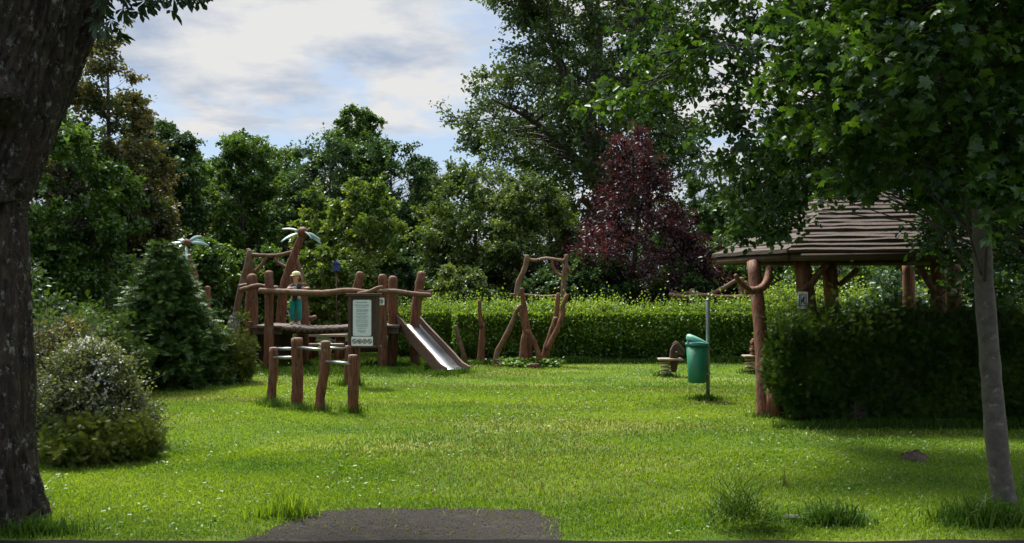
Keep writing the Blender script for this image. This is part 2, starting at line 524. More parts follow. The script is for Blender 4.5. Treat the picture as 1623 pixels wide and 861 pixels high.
def shrub(name, label, x, y, rx, ry, h, leaf, lsize, ncl, nt, nl, seed, group=None, T=RHOMB, cr=.22, cat='shrub', droop=.1, z0=.05, lobes=.25, flat=.8, up=.8, bark='bark_far', inner=.6):
    rg = R(seed); root = thing(name, (x, y, 0), label, cat, group)
    d = nrm(rg.normal(size=(ncl, 3))); d[:, 2] = np.abs(d[:, 2])
    k = rg.uniform(inner ** 3, 1, ncl) ** (1 / 3) * (1 + lobes * wob(d * 2.2, seed + 1, 1.4))
    C = d * k[:, None] * np.array([rx, ry, h - z0 - cr * .3]) + np.array([x, y, z0])
    low = rg.uniform(size=ncl) < .3
    C[low, 2] = rg.uniform(z0 + .04, h * .45, low.sum())
    O = nrm(d * [1, 1, .8] + [0, 0, .15])
    mb = MB()
    for i in range(ncl):
        s = np.array([x, y, -.03]) + rg.normal(size=3) * [rx * .15, ry * .15, 0]
        b = spline([s, s * .5 + C[i] * .5 + [0, 0, (C[i, 2]) * .12], C[i]], 3)
        mb.tube(b, np.linspace(.012 + .006 * h, .004, len(b)), 4, 'flat')
    Cc, E, P, A, N, ci = twig_leaves(rg, C, O, cr, nt, nl, droop, up, flat)
    v, f = sticks_arr(Cc, E, .004, .0015); mb.add(v, f)
    mb.build('stem', M[bark], root)
    kp = P[:, 2] > .015; P, A, N, ci = P[kp], A[kp], N[kp], ci[kp]
    ct = rg.uniform(.2, .8, ncl)
    put_leaves('foliage', P, A, N, lsize * rg.uniform(.6, 1.3, len(P)), T, L[leaf], root, ct[ci] + rg.normal(size=len(P)) * .18)
    return root


def logmesh(pix, Y, rpx, seed=0, n=5, sides=9, tip='round', lump=.05, sink=0):
    Ys = np.broadcast_to(np.asarray(Y, float), (len(pix),))
    p = np.array([W(a, b, yy) for (a, b), yy in zip(pix, Ys)])
    rp = np.broadcast_to(np.asarray(rpx, float), (len(pix),)) / F * Ys
    if sink:
        k = int(np.argmin(p[:, 2])); p[k, 2] = -sink
    q = spline(p, n); t = np.linspace(0, 1, len(rp)); r = np.interp(np.linspace(0, 1, len(q)), t, rp)
    rg = R(seed); r = r * (1 + rg.normal(size=len(r)) * .045)
    return MB().tube(q, r, sides, tip, lump, seed)


# ================================================================== SETTING
def structure(o):
    o['kind'] = 'structure'
    return o


def lawn_mat():
    m, nt, out = newmat('lawn_ground')
    v = coord(nt)
    c = mixc(nt, ramp(nt, noise(nt, 1.1, 5, .6, v), .35, .65), (.055, .105, .012), (.11, .16, .022))
    c = mixc(nt, ramp(nt, noise(nt, .35, 3, .5, coord(nt, (1, 2.2, 1))), .5, .68), c, (.18, .20, .045))
    c = mixc(nt, ramp(nt, noise(nt, 40, 3, .7, v), .5, .8), c, (.045, .075, .012))
    p = nt.nodes.new('ShaderNodeBsdfPrincipled'); p.inputs['Roughness'].default_value = 1
    p.inputs['Specular IOR Level'].default_value = .1
    nt.links.new(c, p.inputs['Base Color'])
    nt.links.new(bump(nt, noise(nt, 60, 4, .7, v), .7, .03), p.inputs['Normal'])
    nt.links.new(p.outputs[0], out.inputs[0])
    return m


g = MB(); g.add([(-250, -120, 0), (250, -120, 0), (250, 400, 0), (-250, 400, 0)], [(0, 1, 2, 3)])
structure(g.build('lawn', lawn_mat()))


def path_mat():
    m, nt, out = newmat('worn_gravel')
    v = coord(nt)
    c = mixc(nt, ramp(nt, noise(nt, 90, 3, .7, v), .35, .65), (.022, .0195, .0175), (.078, .070, .061))
    c = mixc(nt, ramp(nt, noise(nt, 4, 5, .6, coord(nt, (1, 3, 1))), .55, .7), c, (.080, .071, .058))
    c = mixc(nt, ramp(nt, noise(nt, 5, 6, .7, coord(nt, (1, 2, 1))), .52, .72), c, (.060, .050, .034))
    p = nt.nodes.new('ShaderNodeBsdfPrincipled'); p.inputs['Roughness'].default_value = 1; p.inputs['Specular IOR Level'].default_value = .08
    nt.links.new(c, p.inputs['Base Color'])
    nt.links.new(bump(nt, noise(nt, 120, 4, .7, v), .9, .02), p.inputs['Normal'])
    nt.links.new(p.outputs[0], out.inputs[0])
    return m


rg = R(11)
edge = spline([G(372, 866), G(420, 838), G(478, 815), G(560, 808), G(680, 806), G(800, 807), G(862, 813), G(880, 830), G(885, 848), G(905, 866)], 8)
edge[:, :2] += rg.normal(size=(len(edge), 2)) * .016; edge[:, 1] += .05 * wob(edge[:, :1], 12, 6.0); edge[:, 0] += .05 * wob(edge[:, 1:2], 13, 6.0)
pv = np.vstack([edge, [[edge[-1][0], 5.0, 0], [edge[0][0], 5.0, 0]]]); pv[:, 2] = .004
structure(MB().add(pv, [tuple(range(len(pv)))]).build('path', path_mat()))
xs = np.linspace(-60, 60, 900); ye = 5.508 + .03 * wob(xs[:, None], 3, 2.0) + rg.normal(size=900) * .006
rv = np.vstack([np.stack([xs, ye, np.full(900, .008)], 1), [[60, -3, .008], [-60, -3, .008]]])
structure(MB().add(rv, [tuple(range(len(rv)))]).build('road', M['asphalt']))


def inside(px, py, poly):
    x, y = np.asarray(px), np.asarray(py); c = np.zeros(len(x), bool); n = len(poly)
    for i in range(n):
        (x0, y0), (x1, y1) = poly[i], poly[(i + 1) % n]
        with np.errstate(divide='ignore', invalid='ignore'):
            k = ((y0 > y) != (y1 > y)) & (x < (x1 - x0) * (y - y0) / (y1 - y0 + 1e-12) + x0)
        c ^= k
    return c


path_poly = [(a[0], a[1]) for a in pv]


def blades(name, X, Yv, h, w, mat, seed, tint, lean=.45):
    rg = R(seed); n = len(X)
    th = rg.uniform(0, 6.283, n); ld = rg.uniform(0, 6.283, n)
    b = np.stack([np.cos(th), np.sin(th), np.zeros(n)], 1) * (w / 2)[:, None]
    l = np.stack([np.cos(ld), np.sin(ld), np.zeros(n)], 1) * (h * rg.uniform(.1, 1, n) * lean)[:, None]
    P = np.stack([X, Yv, np.full(n, -.002)], 1)
    up = np.array([0, 0, 1.0])
    V = np.stack([P - b, P + b, P + b * .75 + l * .35 + up * (h * .6)[:, None], P - b * .75 + l * .35 + up * (h * .6)[:, None], P + l + up * (h * (1 - .25 * lean))[:, None]], 1)
    loops = (np.array([0, 1, 2, 3, 3, 2, 4])[None] + (np.arange(n) * 5)[:, None]).ravel()
    lens = np.tile([4, 3], n); st = np.concatenate([[0], np.cumsum(lens)[:-1]])
    return fast(name, V.reshape(-1, 3), loops, st, mat, None, np.repeat(np.clip(tint, 0, 1), 5))


def scatter(n, y0, y1, seed, mx=1.0):
    """uniform over the part of the lawn in view plus a margin"""
    rg = R(seed); Y = np.sqrt(rg.uniform(y0 ** 2, y1 ** 2, n)); X = rg.uniform(-1, 1, n) * (Y * .66 + mx)
    return X, Y


Xs, Ys = [], []
for n, a, b, s in ((260000, 5.5, 8.5, 1), (240000, 8.5, 14, 2), (170000, 14, 23, 3)):
    x, y = scatter(n, a, b, s); Xs.append(x); Ys.append(y)
gx, gy = np.concatenate(Xs), np.concatenate(Ys)
ok = ~inside(gx + R(56).normal(size=len(gx)) * .05, gy + R(57).normal(size=len(gx)) * .045, path_poly) & (gy > 5.52 + R(5).exponential(.03, len(gx)))
gx, gy = gx[ok], gy[ok]


def worn(x, y):
    p = np.stack([x, y * 1.7], 1)
    return .55 * wob(p, 24, .75) + .35 * wob(p, 25, 2.2) + .95 * np.exp(-((x - .1 - .06 * (y - 9)) / 1.25) ** 2 - ((y - 10.0) / 3.2) ** 2) + .5 * np.exp(-((x - 3.2) / .9) ** 2 - ((y - 13.5) / 1.2) ** 2)


ok = (worn(gx, gy) < .45) | (R(55).uniform(size=len(gx)) < .38)
gx, gy = gx[ok], gy[ok]
P2 = np.stack([gx, gy], 1)
patch = wob(P2 * [1, 1.6], 21, .55); fine = wob(P2, 22, 3.1)
rg = R(9)
gh = np.clip(.027 + .007 * fine + .009 * rg.normal(size=len(gx)), .012, .09) * (1 + .2 * (patch < -.5))
gt = .58 + .24 * patch + .16 * fine + .22 * wob(P2 * [1, 2.2], 23, 1.4) + rg.normal(size=len(gx)) * .18
gw = .0029 + .00058 * gy
o = blades('grass', gx, gy, gh, gw * rg.uniform(.7, 1.3, len(gx)), L['grass'], 31, gt, .9)
o['kind'] = 'stuff'
# dry straw among the grass
x, y = scatter(180000, 5.6, 20, 41); pin = inside(x, y, path_poly); pin2 = inside(x + R(7).normal(size=len(x)) * .12, y + R(8).normal(size=len(x)) * .10, path_poly)
k = ((worn(x, y) + .15 * R(6).normal(size=len(x)) > .40) & ~pin) | (pin2 & (R(4).uniform(size=len(x)) < .22)); x, y = x[k], y[k]
o = blades('dry_grass', x, y, R(2).uniform(.03, .058, len(x)), .004 + .0006 * y, L['dry'], 32, R(3).uniform(0, 1, len(x)), 1.2); o['kind'] = 'stuff'
# white clover heads
x, y = scatter(150, 5.8, 17, 43)
k = (wob(np.stack([x, y], 1), 44, .9) > .25) & ~inside(x, y, path_poly); x, y = x[k], y[k]; n = len(x); rg = R(45)
P = np.stack([x, y, rg.uniform(.03, .06, n)], 1); P = np.repeat(P, 4, 0)
o = put_leaves('clover_blossoms', P, rg.normal(size=P.shape) + [0, 0, .5], rg.normal(size=P.shape), .008 + .0008 * P[:, 1], RHOMB, L['white'], None, rg.uniform(0, 1, len(P))); o['kind'] = 'stuff'
# broad clover / plantain leaves
x, y = scatter(26000, 5.6, 19, 47)
k = (wob(np.stack([x, y], 1), 48, 1.1) > .1) & ~inside(x, y, path_poly); x, y = x[k], y[k]; n = len(x); rg = R(49)
P = np.stack([x, y, rg.uniform(.012, .04, n)], 1)
o = put_leaves('clover_leaves', P, rg.normal(size=(n, 3)) * [1, 1, .3], rg.normal(size=(n, 3)) * .4 + [0, 0, 1], rg.uniform(.02, .04, n), OVATE, L['hedge'], None, rg.uniform(.1, .9, n)); o['kind'] = 'stuff'
# loose stones on the path
n = 900; rg = R(51)
x = rg.uniform(-2.1, .5, n); y = rg.uniform(5.5, 6.35, n); k = inside(x, y, path_poly); x, y = x[k], y[k]; n = len(x)
P = np.stack([x, y, np.full(n, .006)], 1); sz = rg.gamma(1.5, .0015, n) + .0015
octa = tmpl([(1, 0, 0), (-1, 0, 0), (0, 1, 0), (0, -1, 0), (0, 0, 1), (0, 0, -1)], [(0, 2, 4), (2, 1, 4), (1, 3, 4), (3, 0, 4), (2, 0, 5), (1, 2, 5), (3, 1, 5), (0, 3, 5)])
o = put_leaves('gravel', P, rg.normal(size=P.shape), rg.normal(size=P.shape), sz, octa, M['pebble'], None, None); o['kind'] = 'stuff'


def tuft(label, px, py, rx, ry, h, n, seed, lean=.7, group='tufts of uncut grass on the lawn', mat='tallgrass', bend=None):
    rg = R(seed); c = G(px, py)
    X = c[0] + rg.normal(size=n) * rx * .5; Yv = c[1] + rg.normal(size=n) * ry * .5
    hh = h * np.clip(rg.gamma(4, .16, n), .15, 1.35) * np.exp(-.5 * ((X - c[0]) / rx) ** 2)
    o = blades('grass_tuft', X, Yv, hh, np.full(n, .0085) * rg.uniform(.6, 1.4, n), L[mat], seed + 1, rg.uniform(.05, 1, n), lean)
    me = o.data; co = np.empty(len(me.vertices) * 3, np.float32); me.vertices.foreach_get('co', co)
    co = co.reshape(-1, 3)
    if bend:
        co[:, 0] += bend * co[:, 2] ** 1.3; co[:, 2] *= .8
    me.vertices.foreach_set('co', (co - np.array([c[0], c[1], 0])).astype(np.float32).ravel()); o.location = (c[0], c[1], 0)
    return tag(o, label, 'grass tuft', group)


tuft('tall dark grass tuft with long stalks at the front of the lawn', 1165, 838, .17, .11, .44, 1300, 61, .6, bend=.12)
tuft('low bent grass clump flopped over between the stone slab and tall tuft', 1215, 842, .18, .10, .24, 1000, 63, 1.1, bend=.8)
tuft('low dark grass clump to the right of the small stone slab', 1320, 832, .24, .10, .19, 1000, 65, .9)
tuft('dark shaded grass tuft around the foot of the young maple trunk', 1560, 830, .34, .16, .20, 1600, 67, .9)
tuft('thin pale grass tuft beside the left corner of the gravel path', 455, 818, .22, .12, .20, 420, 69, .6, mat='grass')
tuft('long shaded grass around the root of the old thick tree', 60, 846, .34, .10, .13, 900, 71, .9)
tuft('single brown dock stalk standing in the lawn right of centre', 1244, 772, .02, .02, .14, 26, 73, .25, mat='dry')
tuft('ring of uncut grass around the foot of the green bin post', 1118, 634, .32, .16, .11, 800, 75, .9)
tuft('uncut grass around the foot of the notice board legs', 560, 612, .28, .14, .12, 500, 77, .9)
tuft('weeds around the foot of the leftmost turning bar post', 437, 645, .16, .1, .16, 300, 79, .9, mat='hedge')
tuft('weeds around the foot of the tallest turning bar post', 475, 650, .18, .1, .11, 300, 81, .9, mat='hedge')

# uncut strip under the play platform and along the hedge
rg = R(83)
n = 9000; x = rg.uniform(-5.3, -.9, n); y = 16.2 + rg.normal(size=n) * .35 + (rg.uniform(size=n) > .5) * 1.2
a1 = (x, y)
n = 9000; x2 = rg.uniform(-2.4, 5.2, n); y2 = 18.15 + rg.normal(size=n) * .12
contact_shade_rings = [(430, 643, .16), (470, 646, .17), (507, 651, .17), (559, 655, .17), (1213, 663, .22), (725, 592, .25), (700, 596, .2), (833, 580, .3), (861, 580, .25), (762, 579, .2), (738, 578, .15), (785, 578, .2),
         (397, 580, .3), (426, 588, .25), (607, 580, .3), (659, 577, .25), (1055, 597, .2), (1189, 592, .2), (550, 612, .2), (1228, 662, .2)]
for a, b_, r_ in contact_shade_rings:  # darker tall grass added round the feet as contact shading
    c = G(a, b_); x2 = np.concatenate([x2, c[0] + rg.normal(size=260) * r_ * .55]); y2 = np.concatenate([y2, c[1] + rg.normal(size=260) * r_ * .45])
# long grass at the foot of hedge, shrubs
x2 = np.concatenate([x2, rg.uniform(2.9, 7.4, 3500)]); y2 = np.concatenate([y2, 9.85 + rg.normal(size=3500) * .07])
x = np.concatenate([x, x2]); y = np.concatenate([y, y2]); n = len(x)
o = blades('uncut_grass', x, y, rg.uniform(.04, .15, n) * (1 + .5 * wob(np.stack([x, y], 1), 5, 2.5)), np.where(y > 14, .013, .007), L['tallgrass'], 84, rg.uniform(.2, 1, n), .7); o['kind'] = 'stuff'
n = 900; x = rg.choice([-.1, .32, .55, .78, .2], n) + rg.normal(size=n) * .13; y = rg.normal(size=n) * .2 + 17.4
P = np.stack([x, y, rg.uniform(.03, .16, n)], 1)
o = put_leaves('low_weeds', P, rg.normal(size=(n, 3)) * [1, 1, .4], rg.normal(size=(n, 3)) * .5 + [0, 0, 1], rg.uniform(.04, .09, n), OVATE, L['hedge'], None, rg.uniform(.2, 1, n)); o['kind'] = 'stuff'

# molehill and slab
c = G(1450, 730); rg = R(87); mb = MB()
prof = [(.145, -.02), (.125, .02), (.09, .05), (.05, .07), (.015, .08)]
mb.lathe(prof, (c[0], c[1], 0), 22, (1, .8)); mb.v[0] += rg.normal(size=mb.v[0].shape) * .011
o = mb.build('molehill', M['soil'], origin=(c[0], c[1], 0)); tag(o, 'small brown heap of loose soil on the lawn', 'molehill')
c = G(1268, 832); mb = MB(); mb.box((c[0], c[1] + .1, .022), (.12, .09, .03), .2, .03, .04)
o = mb.build('stone_slab', M['pebble'], origin=(c[0], c[1], 0), smooth=False, bevel=.01); tag(o, 'small pale flat stone slab lying between grass clumps', 'stone')

# ================================================================== OLD TREE (left)
def old_tree():
    Y = 6.0; root = thing('old_tree', W(-25, 826, Y) * [1, 1, 0], 'old thick tree with dark lichened bark and forked limbs', 'tree')
    def pts(l):
        return [W(a, b, Y + d) for a, b, d in l]
    def tb(l, rp, sides=40, lump=.0, seed=1, n=44):
        q = spline(pts(l), n); r = np.interp(np.linspace(0, 1, len(q)), np.linspace(0, 1, len(rp)), np.array(rp) / F * Y)
        m = MB().tube(q, r, sides, 'flat')
        V = m.v[0]; ctr = np.repeat(q, sides, 0); d = nrm(V - ctr)
        rid = np.abs(wob(np.concatenate([d * 6.5, V[:, 2:3] * 1.6], 1), seed, 1.6)); lum = wob(V, seed + 3, 3.0) + .5 * wob(V * [1, 1, .4], seed + 4, 14.0)
        cir = np.concatenate([d * 7, V[:, 2:3] * 2.4], 1); cir = cir + .35 * np.stack([wob(V, seed + 20, 6.0), wob(V, seed + 21, 6.0), wob(V, seed + 22, 6.0), wob(V, seed + 23, 5.0)], 1)
        f1 = np.abs(wob(cir, seed + 24, 1.7)) ; f2 = np.abs(wob(cir * 2.1, seed + 25, 1.6))
        fur = -np.exp(-(f1 / .12) ** 2) * .030 - np.exp(-(f2 / .16) ** 2) * .014 + R(seed).normal(size=len(V)) * .0022
        V += d * fur[:, None]
        V += d * ((.5 - rid) * .045 + lum * .022)[:, None] * (r.max() / .4)
        return m
    mb = tb([(-16, 850, 0), (-22, 760, 0), (-26, 600, 0), (-33, 430, .0), (-30, 330, .02), (-12, 250, .03), (28, 140, .05), (62, 20, .05), (85, -120, .1), (100, -320, .2)],
            [88, 78, 77, 70, 66, 70, 64, 54, 46, 34], 150, seed=3)
    tr = mb.build('trunk', M['bark_old'], root)
    mb = tb([(18, 310, .10), (50, 232, .16), (82, 140, .22), (110, 60, .26), (138, -10, .3), (180, -140, .3), (240, -320, .2)], [24, 28, 33, 36, 34, 26, 14], 90, seed=8)
    mb.build('limb', M['bark_old'], root)
    mb = tb([(-40, 330, -.1), (-80, 200, -.2), (-130, 60, -.3), (-200, -150, -.4)], [60, 56, 46, 34], 30, seed=12)
    mb.build('limb', M['bark_old'], root)
    # cut-branch knot
    mb = tb([(-2, 170, -.28), (8, 150, -.40), (14, 140, -.46)], [34, 28, 20], 24, seed=14)
    mb.build('branch_stub', M['bark_old'], root)
    # crown: high above the picture, with one low spray that hangs into it
    rg = R(90)
    cen = np.array([-3.0, 6.3, 6.6])
    d = nrm(rg.normal(size=(130, 3))); C = cen + d * rg.uniform(.45, 1, (130, 1)) * [3.0, 3.0, 2.4]
    C = C[C[:, 2] > 4.35]; O = nrm(C - cen)
    mbt = MB()
    for i in range(len(C)):
        s = W(100, -250, Y) * .6 + np.array([-2.6, 6.2, 5.0]) * .4
        mbt.tube(spline([s, s * .5 + C[i] * .5 + [0, 0, .25], C[i]], 3), np.linspace(.05, .008, 7), 5, 'flat')
    Cc, E, P, A, N, ci = twig_leaves(rg, C, O, .55, 7, 7, .4)
    # low spray
    tips = [(160, 8), (172, 22), (184, 40), (200, 12), (212, 26), (180, -6), (166, 48), (230, 6), (226, -14), (246, 12), (262, 4), (279, 6), (296, 8), (312, 8), (255, -14), (285, -14), (320, -10), (205, -20), (176, 60), (158, 30), (236, -30), (190, 22), (164, -14)]
    br = spline([W(170, -130, 6.0), W(185, -60, 5.95), W(205, -22, 5.9), W(250, -6, 5.9), (W(318, 2, 5.9))], 6)
    mbt.tube(br, np.linspace(.018, .004, len(br)), 6, 'flat')
    br2 = spline([W(185, -60, 5.95), W(172, -10, 5.9), W(168, 40, 5.9)], 6); mbt.tube(br2, np.linspace(.01, .003, len(br2)), 5, 'flat')
    br3 = spline([W(195, -35, 5.95), W(196, 5, 5.9), W(192, 34, 5.9)], 6); mbt.tube(br3, np.linspace(.01, .003, len(br3)), 5, 'flat')
    Pl = np.array([W(a, b - 8, 5.9 + rg.normal() * .08) for a, b in tips for _ in range(2)]) + rg.normal(size=(2 * len(tips), 3)) * [.03, .06, .02]
    Al = rg.normal(size=Pl.shape) * [.6, .5, .4] + [.45, 0, -.6]; Nl = rg.normal(size=Pl.shape) * .7 + [0, -.6, .6]
    mbt.build('branch', M['bark_far'], root)
    put_leaves('crown', np.concatenate([P, Pl]), np.concatenate([A, Al]), np.concatenate([N, Nl]), np.concatenate([rg.uniform(.14, .22, len(P)), rg.uniform(.085, .125, len(Pl))]), PALM, L['chestnut'], root, rg.uniform(0, 1, len(P) + len(Pl)))


old_tree()

# ================================================================== RIGHT: young maple and hanging tree
def poly_crown(root, leaf, T, Y0, Y1, poly, ncl, nt, nl, cr, ls, seed, trunk_at, bark, rb, droop=.35, limb_share=.7):
    rg = R(seed); xs_ = [p[0] for p in poly]; ys_ = [p[1] for p in poly]
    a = rg.uniform(min(xs_), max(xs_), ncl * 8); b = rg.uniform(min(ys_), max(ys_), ncl * 8)
    k = inside(a, b, poly); a, b = a[k][:ncl], b[k][:ncl]
    Yc = rg.uniform(Y0, Y1, len(a)); ym = (Y0 + Y1) / 2
    C = np.stack([(a - CX) / F * ym, Yc, CH - (b - HY) / F * ym], 1)
    O = nrm(C - np.array([np.interp(C[:, 2], trunk_at[:, 2], trunk_at[:, 0]), np.interp(C[:, 2], trunk_at[:, 2], trunk_at[:, 1]), C[:, 2] - .4]).T)
    mb = MB()
    for i in range(len(C)):
        if rg.uniform() > limb_share:
            continue
        z = rg.uniform(0, .7) + max(C[i, 2] - .75 * np.linalg.norm(C[i, :2] - trunk_at[len(trunk_at) // 2, :2]) - .1, trunk_at[0, 2])
        s = np.array([np.interp(z, trunk_at[:, 2], trunk_at[:, k]) for k in range(3)])
        b_ = spline([s, s * .5 + C[i] * .5 + [0, 0, .14] + rg.normal(size=3) * .08, C[i]], 4)
        mb.tube(b_, np.linspace(rb * rg.uniform(.5, 1), .003, len(b_)), 5, 'flat')
    Cc, E, P, A, N, ci = twig_leaves(rg, C, O, cr, nt, nl, droop)
    v, f = sticks_arr(Cc, E, .004, .0015); mb.add(v, f)
    mb.build('branch', M[bark], root)
    ct = rg.uniform(.15, .85, len(C))
    tint = ct[ci] + rg.normal(size=len(P)) * .2
    put_leaves('crown', P, A, N, ls * rg.uniform(.6, 1.2, len(P)), T, L[leaf], root, tint)


b = G(1590, 797); Ym = b[1]
root = thing('young_maple', b, 'young maple with slim grey trunk and broad lobed leaves', 'tree')
tk = spline([W(1594, 812, Ym), W(1590, 780, Ym), W(1580, 700, Ym), W(1570, 580, Ym), W(1560, 450, Ym), W(1554, 320, Ym), W(1551, 180, Ym), W(1546, 0, Ym), W(1535, -200, Ym), W(1530, -420, Ym)], 6)
tr = np.interp(np.arange(len(tk)) / (len(tk) - 1), [0, .1, .25, .5, .75, 1], np.array([22, 17.5, 16, 13.5, 10, 4]) / F * Ym)
mb = MB().tube(tk, tr * (1 + R(3).normal(size=len(tr)) * .03), 16, 'flat', .03, 5)
mb.build('trunk', M['bark_young'], root)
poly = [(1275, -30), (1262, 60), (1300, 130), (1290, 200), (1320, 255), (1360, 262), (1410, 300), (1450, 345), (1530, 350), (1600, 300), (1700, 340), (1760, 200), (1740, -260), (1420, -330)]
poly_crown(root, 'maple', MAPLE, 5.5, 7.6, poly, 280, 7, 11, .34, .078, 101, tk[14:], 'bark_far', .016, limb_share=.5)

root = thing('hanging_tree', (6.1, 9.6, 0), 'dark green tree whose long branches hang over the gazebo roof', 'tree')
tk = spline([(6.2, 9.65, -.1), (6.1, 9.6, 1.2), (5.95, 9.5, 2.4), (5.8, 9.4, 3.6), (5.4, 9.4, 5.2), (5.2, 9.4, 7.0)], 5)
mb = MB().tube(tk, np.linspace(.16, .05, len(tk)), 12, 'flat', .05, 3)
for l, r0 in ((([(5.85, 9.45, 3.0), W(1420, 112, 9.3), W(1340, 97, 9.2), W(1262, 88, 9.1), W(1200, 70, 9.1), W(1100, 75, 9.2), W(1000, 95, 9.2)]), .062),
              (([(5.9, 9.5, 2.7), W(1450, 230, 9.3), W(1360, 215, 9.2), W(1270, 240, 9.2), W(1200, 300, 9.2)]), .045)):
    q = spline(l, 5); mb.tube(q, np.linspace(r0, .008, len(q)), 8, 'flat', .05, 4)
mb.build('trunk', M['bark_far'], root)
poly = [(1040, -40), (1020, 40), (1075, 105), (1120, 150), (1150, 215), (1155, 280), (1168, 355), (1225, 368), (1262, 325), (1320, 285), (1390, 282), (1445, 335), (1462, 430), (1500, 465), (1545, 440), (1600, 470), (1680, 480), (1700, 200), (1680, -260), (1200, -300)]
poly_crown(root, 'ovate', OVATE, 8.6, 10.2, poly, 400, 7, 11, .36, .080, 103, tk[6:], 'bark_far', .016, .55, limb_share=.5)
root2 = root
poly = [(925, 175), (900, 205), (960, 130), (1000, 92), (1085, 50), (1120, 75), (1100, 120), (1050, 165), (985, 180)]
rg = R(105)
a = rg.uniform(905, 1130, 400); bb = rg.uniform(45, 205, 400); k = inside(a, bb, poly); a, bb = a[k][:26], bb[k][:26]
C = np.array([W(x_, y_, 9.2 + rg.normal() * .2) for x_, y_ in zip(a, bb)])
mb = MB()
for c in C[:7]:
    s = W(1120, 80, 9.2) + rg.normal(size=3) * .08; q = spline([s, s * .5 + c * .5 + [0, 0, .05], c], 3); mb.tube(q, np.linspace(.01, .003, len(q)), 4, 'flat')
mb.build('branch', M['bark_far'], root2)
Cc, E, P, A, N, ci = twig_leaves(rg, C, nrm(rg.normal(size=C.shape) + [-1, 0, 0]), .27, 6, 7, .35)
put_leaves('crown', P, A, N, .085 * rg.uniform(.6, 1.2, len(P)), OVATE, L['maple'], root2, rg.uniform(.35, 1, len(P)))

poly = [(1150, 290), (1170, 390), (1212, 402), (1245, 372), (1300, 338), (1310, 280), (1200, 260)]
rg = R(107); a = rg.uniform(1150, 1310, 400); bb = rg.uniform(260, 402, 400); k = inside(a, bb, poly); a, bb = a[k][:40], bb[k][:40]
C = np.array([W(x_, y_, 9.7 + rg.normal() * .15) for x_, y_ in zip(a, bb)]); mb = MB()
for c in C[:9]:
    s = W(1290, 235, 9.3) + rg.normal(size=3) * .1; q = spline([s, s * .5 + c * .5 + [0, 0, .08], c], 3); mb.tube(q, np.linspace(.009, .002, len(q)), 4, 'flat')
mb.build('branch', M['bark_far'], root2)
Cc, E, P, A, N, ci = twig_leaves(rg, C, nrm(rg.normal(size=C.shape) + [-.6, 0, -.6]), .20, 5, 8, .5)
put_leaves('crown', P, A, N, .075 * rg.uniform(.6, 1.2, len(P)), OVATE, L['ovate'], root2, rg.uniform(.2, 1, len(P)))

# ================================================================== BACKGROUND TREES
def bt(name, label, px, Y, top, bot, rpx, leaf, seed, dens=1.0, ls=.14, shape='round', inner=.5, lobes=.3, group='trees behind the playground', cr=None, trunk_r=None, bark='bark_far', cat='tree', tintamp=.35, nl=7, **kw):
    ls *= .78
    x = (px - CX) / F * Y; zt = CH - (top - HY) / F * Y; zb = max(CH - (bot - HY) / F * Y, .15); r = rpx / F * Y
    sh = {'round': [(0, .45), (.15, .8), (.4, 1), (.65, .92), (.85, .6), (1, .12)],
          'cone': [(0, .7), (.12, 1), (.35, .85), (.6, .55), (.85, .25), (1, .04)],
          'spire': [(0, .8), (.2, 1), (.45, .85), (.65, .5), (.8, .35), (1, .08)],
          'bush': [(0, .8), (.25, 1), (.6, .95), (.85, .7), (1, .25)],
          'vase': [(0, .25), (.2, .6), (.5, .95), (.75, 1), (.92, .7), (1, .25)]}[shape]
    prof = [(zb + (zt - zb) * t, r * k) for t, k in sh]
    c_ = cr or max(.28, r * .30)
    area = 2 * math.pi * r * (zt - zb) * .8 + 3 * r * r
    ncl = int(max(18, area / (c_ * c_) * .85 * dens))
    nlv = int(max(5, 2.4 * c_ * c_ * 3 / (ls * ls * .35) / 7))
    return tree(name, label, x, Y, prof, trunk_r or max(.05, zt * .016), leaf, ls, ncl, 7, max(5, min(nlv, 30)), seed, group, cr=c_, inner=inner, lobes=lobes, bark=bark, cat=cat, tintamp=tintamp, **kw)


bt('slender_tree', 'tall thin-topped tree with bronze-tinged leaves behind the old trunk', 178, 19, 58, 430, 100, 'bronze', 201, .95, .12, 'spire', lobes=.45)
bt('broadleaf_tree', 'bushy green tree filling the space next to the old trunk', 95, 17, 175, 500, 95, 'mid', 202, .9, .12, 'round')
bt('broadleaf_tree', 'dense dark green tree rising to the right of the bronze-tinged tree', 238, 24, 195, 480, 66, 'dark', 203, 1.1, .13, 'vase', lobes=.4)
bt('broadleaf_tree', 'mid green tree low above the metal flower near the spruce', 305, 29, 255, 480, 78, 'mid', 204, 1.0, .14, 'vase', lobes=.45)
bt('slender_tree', 'narrow airy tree with several thin leaders above the left treeline', 382, 26, 208, 470, 56, 'mid', 205, .7, .12, 'vase', lobes=.5)
bt('broadleaf_tree', 'rounded dark tree between the narrow airy tree and the hornbeam', 440, 32, 238, 480, 72, 'mid', 206, 1.1, .15, 'vase', lobes=.45)
bt('broadleaf_tree', 'broad dense dark hornbeam crown behind the yellow-green maple', 525, 30, 232, 480, 95, 'dark', 207, 1.4, .14, 'bush', lobes=.45)
bt('poplar', 'slim blue-green poplar top standing above the dark hornbeam', 568, 34, 172, 420, 40, 'mid', 208, .8, .13, 'vase', lobes=.45)
bt('broadleaf_tree', 'dark rounded tree with bronze tips right of the poplar top', 622, 31, 222, 480, 72, 'dark', 209, 1.1, .14, 'vase', lobes=.45)
bt('broadleaf_tree', 'sparse olive tree with sky showing through left of the big maple', 700, 34, 248, 470, 62, 'olive', 210, .6, .16, 'round', lobes=.4)
bt('young_maple', 'young yellow-green maple behind the notice board', 572, 21.5, 290, 455, 60, 'light', 211, .55, .13, 'vase', lobes=.6, inner=.35)
